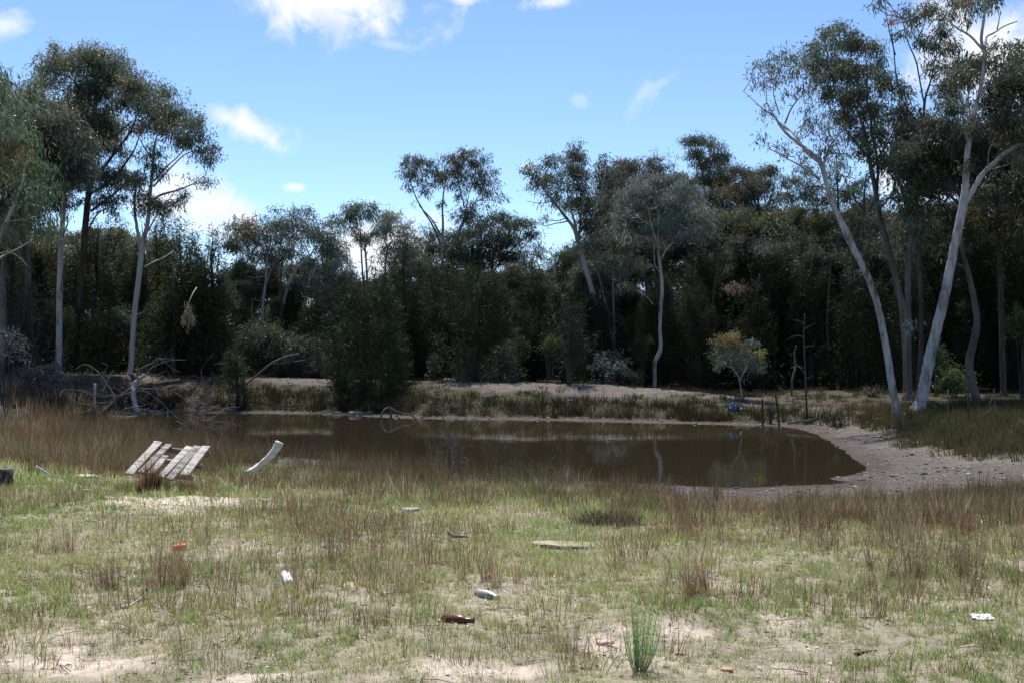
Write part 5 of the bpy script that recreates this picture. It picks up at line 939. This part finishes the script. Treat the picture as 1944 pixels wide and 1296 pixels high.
kites(g, b0, d, rng.uniform(.015, .06, n), rng.uniform(.004, .013, n), rng, pick([(.34, .29, .24), (.20, .15, .11), (.46, .41, .35), (.27, .17, .12)], n, rng, [.4, .15, .3, .15]))
n = 420; x, y = view_pts(rng, n, 5.5, 13, .46); z = height(x, y)+.008; a = rng.random(n)*6.28; l = rng.uniform(.05, .22, n); A = np.stack([x, y, z], -1); B = A+np.stack([np.cos(a)*l, np.sin(a)*l, rng.uniform(0, .02, n)], -1)
tubes3(g, A, (A+B)/2+np.array([0, 0, .008]), B, rng.uniform(.002, .005, n), rng.uniform(.001, .003, n), np.array([.2, .17, .145]))
for (bx, by) in [((1704-972)/F*33.4, 33.4), ((1742-972)/F*33.7, 33.7), ((247-972)/F*44.3, 44.3), ((111-972)/F*43.5, 43.5)]:
    n = 90; a = rng.random(n)*6.28; q = rng.uniform(.1, 1.1, n); x = bx+np.cos(a)*q*1.3; y = by+np.sin(a)*q-.1; b0 = np.stack([x, y, height(x, y)+.02+.03*rng.random(n)], -1); a = rng.random(n)*6.28
    kites(g, b0, unit(np.stack([np.cos(a), np.sin(a), rng.uniform(-.05, .35, n)], -1)), rng.uniform(.1, .4, n), rng.uniform(.015, .045, n), rng, pick([(.16, .10, .07), (.26, .22, .19), (.10, .075, .06)], n, rng, [.4, .3, .3]))
g.build('leaf_litter', STONE, kind='stuff')
ico = None
def icos():
    global ico
    if ico is None:
        import bmesh
        bm = bmesh.new(); bmesh.ops.create_icosphere(bm, subdivisions=1, radius=1); bm.verts.ensure_lookup_table()
        ico = (np.array([v.co[:] for v in bm.verts]), np.array([[v.index for v in f_.verts] for f_ in bm.faces])); bm.free()
    return ico
def stones(g, x, y, s, cols, rng, flatn=.5, sink=.25):
    V0, F0 = icos(); n = len(x); z = height(x, y)
    V = V0[None]*(1+.22*rng.standard_normal((n, len(V0), 1))); sc_ = np.stack([rng.uniform(.7, 1.5, n), rng.uniform(.7, 1.3, n), rng.uniform(.6, 1.2, n)*flatn], -1)*s[:, None]
    V = V*sc_[:, None]; a = rng.random(n)*6.28; ca, sa = np.cos(a)[:, None], np.sin(a)[:, None]; V = np.stack([V[..., 0]*ca-V[..., 1]*sa, V[..., 0]*sa+V[..., 1]*ca, V[..., 2]], -1)
    V = V+np.stack([x, y, z+s*flatn*(.5-sink)], -1)[:, None]
    g.add(V.reshape(-1, 3), (F0[None]+np.arange(n)[:, None, None]*len(V0)).reshape(-1, 3), np.repeat(cols, len(V0), 0))
g = Geo(); n = 9500; x = rng.uniform(-1, 12, n); y = rng.uniform(15.5, 33, n); d = sdist(x, y); k = (d > .0) & (d < 5.2) & (rng.random(n) < .30+.7*sst(.42, .6, fbm(x*1.2, y*1.2, 170))) & ((x > 2.0) | (d < 1.0)); x, y = x[k], y[k]; n = len(x)
stones(g, x, y, rng.uniform(.008, .026, n)*(1+1.3*(rng.random(n) < .10)), pick([(.50, .47, .44), (.22, .19, .165), (.13, .105, .09), (.6, .57, .52)], n, rng, [.22, .32, .34, .12]), rng)
n = 1500; x = rng.uniform(-12, 8, n); y = rng.uniform(33.5, 42, n); d = sdist(x, y); k = (d > -.1) & (d < 1.0) & (y > 33); x, y = x[k], y[k]; n = len(x)
stones(g, x, y, rng.uniform(.02, .06, n), pick([(.27, .225, .185), (.17, .138, .11), (.38, .34, .3)], n, rng, [.4, .35, .25]), rng)
n = 1500; x = rng.uniform(-12, 9, n); y = rng.uniform(36, 47, n); d = sdist(x, y); k = (d > 2.4) & (d < 6); x, y = x[k], y[k]; n = len(x)
stones(g, x, y, rng.uniform(.015, .05, n), pick([(.30, .25, .21), (.2, .165, .14), (.42, .38, .33)], n, rng, [.4, .35, .25]), rng)
n = 500; x, y = view_pts(rng, n, 5.3, 13, .46); k = rng.random(n) < .15+.85*bare(x, y); x, y = x[k], y[k]; n = len(x)
stones(g, x, y, rng.uniform(.005, .016, n), pick([(.45, .35, .28), (.34, .22, .16), (.5, .45, .4)], n, rng, [.45, .3, .25]), rng)
g.build('pebbles', STONE, kind='stuff')

# ------------------------------------------------------------------ single stones, sticks and litter
def rock(label, px, py, Y, sx, sy, sz, col, seed, rz=0., sink=.35):
    import bmesh
    r = np.random.default_rng(seed); bm = bmesh.new(); bmesh.ops.create_icosphere(bm, subdivisions=3, radius=1)
    V = np.array([v.co[:] for v in bm.verts]); Fc = np.array([[v.index for v in f_.verts] for f_ in bm.faces]); bm.free()
    nrm = fbm(V[:, 0]*1.5+seed, V[:, 1]*1.5+V[:, 2]*1.3, seed)-.5; V = V*(1+.75*nrm[:, None]); V[:, 2] = np.clip(V[:, 2], -.8, .62+.3*nrm)
    V = V*np.array([sx, sy, sz]); c, s = math.cos(rz), math.sin(rz); V[:, :2] = np.stack([V[:, 0]*c-V[:, 1]*s, V[:, 0]*s+V[:, 1]*c], -1)
    x = (px-972)/F*Y; g = Geo(); g.add(V, Fc, np.clip(np.array(col)*(.8+.5*(fbm(V[:, 0]/sx*2+V[:, 2]/sz, V[:, 1]/sy*2, seed+7)[:, None])), 0, 1)); o = g.build('rock', STONE, smooth=False); o.location = (x, Y, hz(x, Y)+sz*(.6-sink)); tag(o, label, 'rock'); return o
rock('long flat sandy rock ledge lying on the grass', 1075, 1030, 10.35, .29, .16, .030, (.27, .235, .175), 1, -.12)
rock('pale flat stone on the waterline below the olive-brown she-oak', 673, 786, 39.0, .2, .14, .11, (.30, .27, .23), 2)
rock('small pale stone at the far water edge behind the driftwood', 640, 787, 39.4, .13, .1, .07, (.28, .25, .21), 3)
rock('grey-white rock on the gravel crest', 852, 720, 43, .22, .2, .14, (.42, .40, .38), 4)
rock('grey stone in the rushes above the open sward', 782, 965, 12.6, .09, .06, .05, (.36, .36, .35), 5)
rock('small white stone on the waterline before the posts', 1272, 801, 36.0, .06, .05, .04, (.5, .47, .43), 6)
rock('reddish brick-coloured stone in the sand beside the seedling', 1290, 1240, 6.7, .022, .018, .02, (.36, .16, .10), 7)
rock('flat orange stone fragment at the bottom of the sward', 1380, 1272, 6.35, .03, .02, .014, (.42, .21, .13), 8)
rock('pinkish flaky stone in the sand left of the seedling', 1150, 1218, 7.0, .05, .04, .02, (.45, .31, .25), 9)
rock('pale lump of earth beside the rushes and pallet', 165, 876, 16.3, .14, .1, .06, (.42, .36, .29), 10)
rock('pale stone at the top of the sandy patch', 160, 911, 14.6, .08, .06, .04, (.46, .38, .31), 11)
rock('small white stone in the grass above the orange can', 312, 993, 11.0, .03, .025, .02, (.55, .45, .38), 12)
rock('white stone on the bank below the thin two-stemmed she-oak', 1085, 757, 38.3, .1, .08, .07, (.55, .5, .45), 13)
def stick(label, q, Y, w, mat, seed, lift=.01):
    def f(g, b0, rng):
        a = []
        for i, p in enumerate(q):
            yy = 1.6*F/(p[1]-648) if Y is None else Y; v = P(p[0], p[1], yy); v[2] = hz(v[0], yy)+lift if Y is None else v[2]; a.append(v)
        c = catmull(a, 5); tube(g, c, np.linspace(w, w*.6, len(c)), 6, rng, .1)
    yy = 1.6*F/(q[0][1]-648) if Y is None else Y
    deadthing('stick', label, q[0][0], q[0][1], yy, 'stick', f, mat, seed)
stick('pale crooked stick lying under the red-brown tussock', [(229, 1156), (248, 1150), (262, 1142), (271, 1136)], None, .006, BLEACH, 160)
stick('straight grey stick lying on the sward at the picture edge', [(18, 1101), (45, 1099), (74, 1098)], None, .005, DEAD, 161)
stick('pale broken branch lying above the sandy patch', [(68, 885), (82, 893), (98, 904)], 15.2, .018, BLEACH, 162)
stick('dark charred twig on the bare soil at the bottom of the sward', [(1624, 1237), (1645, 1230), (1664, 1227)], None, .008, CHAR, 163)
stick('forked grey twig on the sward by the tall middle tussock', [(882, 1086), (893, 1090), (903, 1085)], None, .004, BLEACH, 164)
stick('thin dry upright stem in the open grass', [(443, 1175), (447, 1140), (449, 1100)], 7.6, .003, DEAD, 165)
stick('dark twig on the bare ground left of the green tuft', [(722, 1135), (738, 1150), (748, 1160)], None, .005, DEAD, 166)
deadthing('bark_curl', 'curled grey strip of bark lying in the middle of the sward', 850, 1015, 10.6, 'bark', lambda g, b0, rng: tube(g, np.vstack([P(850, 1003, 10.6), P(853, 1010, 10.55), P(862, 1017, 10.5), P(886, 1018, 10.45)]), np.array([.012, .016, .014, .008]), 6, rng, .15), DEAD, 167)

def lathe(prof, n=20):
    """profile (radius, length) turned about the x axis"""
    a = np.linspace(0, 2*np.pi, n, endpoint=False); p = np.array(prof); m = len(p)
    V = np.stack([np.repeat(p[:, 1], n), (p[:, :1]*np.cos(a)).ravel(), (p[:, :1]*np.sin(a)).ravel()], -1)
    i = np.arange(m-1)[:, None]*n; j = np.arange(n)[None]; j2 = (j+1) % n
    return V, np.stack([i+j, i+n+j, i+n+j2, i+j2], -1).reshape(-1, 4)
def bottle(name, label, cat, px, py, Y, rz, tilt, parts, lift=.03):
    x = (px-972)/F*Y; t = thing(name, label, cat, (x, Y, hz(x, Y)+lift*.75)); t.rotation_euler = (0, -tilt, rz)
    for pn, prof, mat, dent in parts:
        V, Q_ = lathe(prof); rr = np.random.default_rng(3)
        if dent: V[:, 1:] *= 1-dent*np.clip(fbm(V[:, 0]*40+3, V[:, 1]*30+V[:, 2]*22, 5)[:, None]-.35, 0, 1)
        g = Geo(); g.add(V, Q_); g.build(pn, mat, t, smooth=True)
    return t
GLB = flat('brown_glass', (.10, .03, .012), .3, .3); m = GLB.node_tree.nodes['Principled BSDF']; m.inputs['Transmission Weight'].default_value = .0
WPL = flat('white_plastic', (.72, .74, .74), .4); ORG = flat('orange_plastic', (.62, .13, .055), .45); CLR = flat('clear_plastic', (.20, .22, .21), .4, .2); CLR.node_tree.nodes['Principled BSDF'].inputs['Transmission Weight'].default_value = .15
PAPER = flat('faded_label', (.42, .36, .30), .8); CAPM = flat('bottle_cap', (.5, .5, .5), .4)
bottle('glass_bottle', 'brown glass bottle lying on the sparse grass', 'bottle', 868, 1193, 7.25, R(-28), R(4), [('body', [(0, -.092), (.026, -.092), (.031, -.086), (.031, .015), (.029, .03), (.02, .052), (.0145, .066), (.0135, .095), (.0135, .098)], GLB, 0), ('neck_ring', [(.0135, .096), (.0165, .097), (.0165, .106), (.011, .107), (0, .102)], GLB, 0)])
bottle('plastic_bottle', 'crumpled white plastic bottle lying end-on in the grass', 'bottle', 545, 1110, 8.55, R(112), R(14), [('body', [(0, -.10), (.026, -.10), (.033, -.09), (.034, -.03), (.031, -.02), (.034, -.01), (.034, .04), (.03, .055), (.016, .075), (.012, .085)], WPL, .35), ('cap', [(.0, .1), (.014, .1), (.015, .098), (.015, .084), (.012, .084)], WPL, 0)])
bottle('drink_can', 'crushed orange-red plastic cup lying in the grass', 'cup', 341, 1046, 9.95, R(8), R(5), [('body', [(0, -.05), (.024, -.05), (.027, -.046), (.027, -.02), (.031, -.016), (.031, .046), (.033, .05), (.03, .05), (.027, -.01), (0, -.03)], ORG, .3)], .028)
bottle('clear_bottle', 'clear plastic bottle half hidden in the sward', 'bottle', 925, 1132, 8.15, R(-48), R(2), [('body', [(0, -.10), (.028, -.10), (.032, -.09), (.032, .03), (.026, .05), (.013, .075), (.012, .09)], CLR, .3), ('cap', [(0, .104), (.014, .104), (.015, .09), (.012, .088)], CAPM, 0)])
def sheet(name, label, cat, px, py, Y, sx, sy, sz, mat, seed, n=22, up=False):
    """a crumpled sheet with folds and two sides"""
    r = np.random.default_rng(seed); u, v = np.meshgrid(np.linspace(-1, 1, n), np.linspace(-1, 1, n))
    w = np.maximum(np.abs(u), np.abs(v)); rad = .75+.5*fbm(u*2+seed, v*2, seed)
    h = np.abs(fbm(u*2.4+seed, v*2.4, seed, 4)-.5)*3.6*(1-.55*w); V = np.stack([u*sx*rad+(fbm(u*3, v*3, seed+4)-.5)*sx*.5, v*sy*rad, h*sz], -1).reshape(-1, 3)
    i = np.arange(n*n).reshape(n, n); Q_ = np.stack([i[:-1, :-1], i[:-1, 1:], i[1:, 1:], i[1:, :-1]], -1).reshape(-1, 4); x = (px-972)/F*Y
    g = Geo(); g.add(V, Q_); o = g.build(name, mat); o.location = (x, Y, hz(x, Y)+.004)
    so_ = o.modifiers.new('thick', 'SOLIDIFY'); so_.thickness = .004; tag(o, label, cat); return o
BLUE = flat('blue_plastic', (.03, .17, .42), .35)
sheet('plastic_sheet', 'crumpled bright blue plastic sheet below the small round-headed gum', 'plastic sheet', 1396, 772, 36.4, .17, .13, .32, BLUE, 5)
sheet('plastic_bag', 'torn white plastic bag lying on the sward near the picture edge', 'bag', 1865, 1184, 7.35, .055, .05, .03, WPL, 8)
sheet('paper_scrap', 'white scrap of paper caught in the rushes', 'paper', 1161, 970, 12.3, .035, .03, .06, WPL, 9)
sheet('paper_scrap', 'small white scrap lying among the brown rushes below the beach', 'paper', 1700, 1036, 10.2, .03, .02, .03, WPL, 10)
sheet('paper_scrap', 'pale scrap on the bare earth under the reddish tussock', 'paper', 1868, 1136, 8.1, .03, .025, .012, PAPER, 11)
sheet('paper_scrap', 'grey crushed scrap beside the dark twig on bare ground', 'paper', 730, 1134, 8.1, .02, .02, .015, WPL, 12)

# the broken pallet: boards nailed over bearers, tipped towards the near side
Y = 15.25; A = P(242, 893, Y-.25)-np.array([0, 0, .09]); B_ = P(298, 847, Y+.72); Cc = P(392, 872, Y+.5); u = unit(B_-A); v = Cc-B_; v = unit(v-u*np.dot(u, v)); nn = unit(np.cross(v, u)); nn = nn if nn[2] > 0 else -nn
t = thing('broken_pallet', 'broken weathered timber pallet tipped up among the rushes', 'pallet', A)
def beam(name, p, du, dv, lu, lv, th, mat, seed):
    r = np.random.default_rng(seed); m = 7; g = Geo(); V = []
    for i in range(m):
        f_ = i/(m-1)
        for (a, b) in [(-.5, 0), (.5, 0), (.5, 1), (-.5, 1)]: V.append(p+du*lu*f_+dv*(lv*a+r.normal()*.003)+nn*(th*b+r.normal()*.0018)+du*(r.normal()*.012 if i in (0, m-1) else 0))
    Q_ = [[i*4+j, i*4+(j+1) % 4, i*4+4+(j+1) % 4, i*4+4+j] for i in range(m-1) for j in range(4)]+[[3, 2, 1, 0], [m*4-4, m*4-3, m*4-2, m*4-1]]
    g.add(np.array(V), np.array(Q_)); o = g.build(name, mat, t, A); bv = o.modifiers.new('edge', 'BEVEL'); bv.width = .006; bv.segments = 2; return o
GREY2 = barkmat('stained_plank', [(.3, (.06, .05, .042)), (.5, (.20, .18, .16)), (.7, (.38, .35, .32))], (6, 20, 20), 1, .9, .6); PL = np.linalg.norm(B_-A); WL = np.dot(Cc-B_, v)
for i, (f_, l0, l1, wd, sk) in enumerate([(.02, 0, 1.02, .10, 0), (.20, .05, .96, .085, .03), (.38, .03, .58, .08, -.02), (.55, .04, 1.0, .092, .035), (.73, -.03, 1.0, .095, .01), (.92, .12, 1.01, .10, -.02)]):
    beam('plank', A+v*WL*f_+u*PL*l0+nn*(.045+.012*(i % 3)), unit(u+v*sk), v, PL*(l1-l0), wd, .022, (PLANK, GREY2, PLANK, PLANK, GREY2, PLANK)[i], i)
for i, f_ in enumerate((.22, .58, .93)): beam('bearer', A+u*PL*f_-v*.0-nn*.02, v, u, WL+.02, .04, .06, PLANK if i < 2 else DEAD, 20+i)
# charred block at the picture edge
rng = np.random.default_rng(190); Y = 14.6; b0 = P(2, 926, Y); b0[2] = hz(b0[0], Y); t = thing('charred_stump', 'dark charred stump with a sawn grey top at the picture edge', 'stump', b0); g = Geo()
tube(g, np.array([b0-[0, 0, .1], b0, b0+[0, 0, .1], b0+[0, .01, .2]]), np.array([.16, .14, .13, .128]), 14, rng, .05); g.build('stump_body', CHAR, t, b0, False)
V, Q_ = lathe([(0, .2), (.08, .202), (.122, .199), (.122, .19)], 14); g = Geo(); g.add(V[:, [1, 2, 0]], Q_); g.build('sawn_top', GREY, t)
# dark mound of dead rushes in the middle of the near shore
rng = np.random.default_rng(191); g = Geo(); x = (1150-972)/F*11.9; tussocks(g, np.array([x]), np.array([11.9]), np.array([.32]), np.array([.17]), 1100, .007, np.array([(.06, .056, .032)]), rng, .9, mixc=(.1, .09, .06), mixp=.35)
b0 = (x, 11.9, hz(x, 11.9)); o = g.build('grass_tussock', GRASS, None, b0); o.location = b0; tag(o, 'dark flattened mound of dead grass below the white scrap', 'grass tussock')
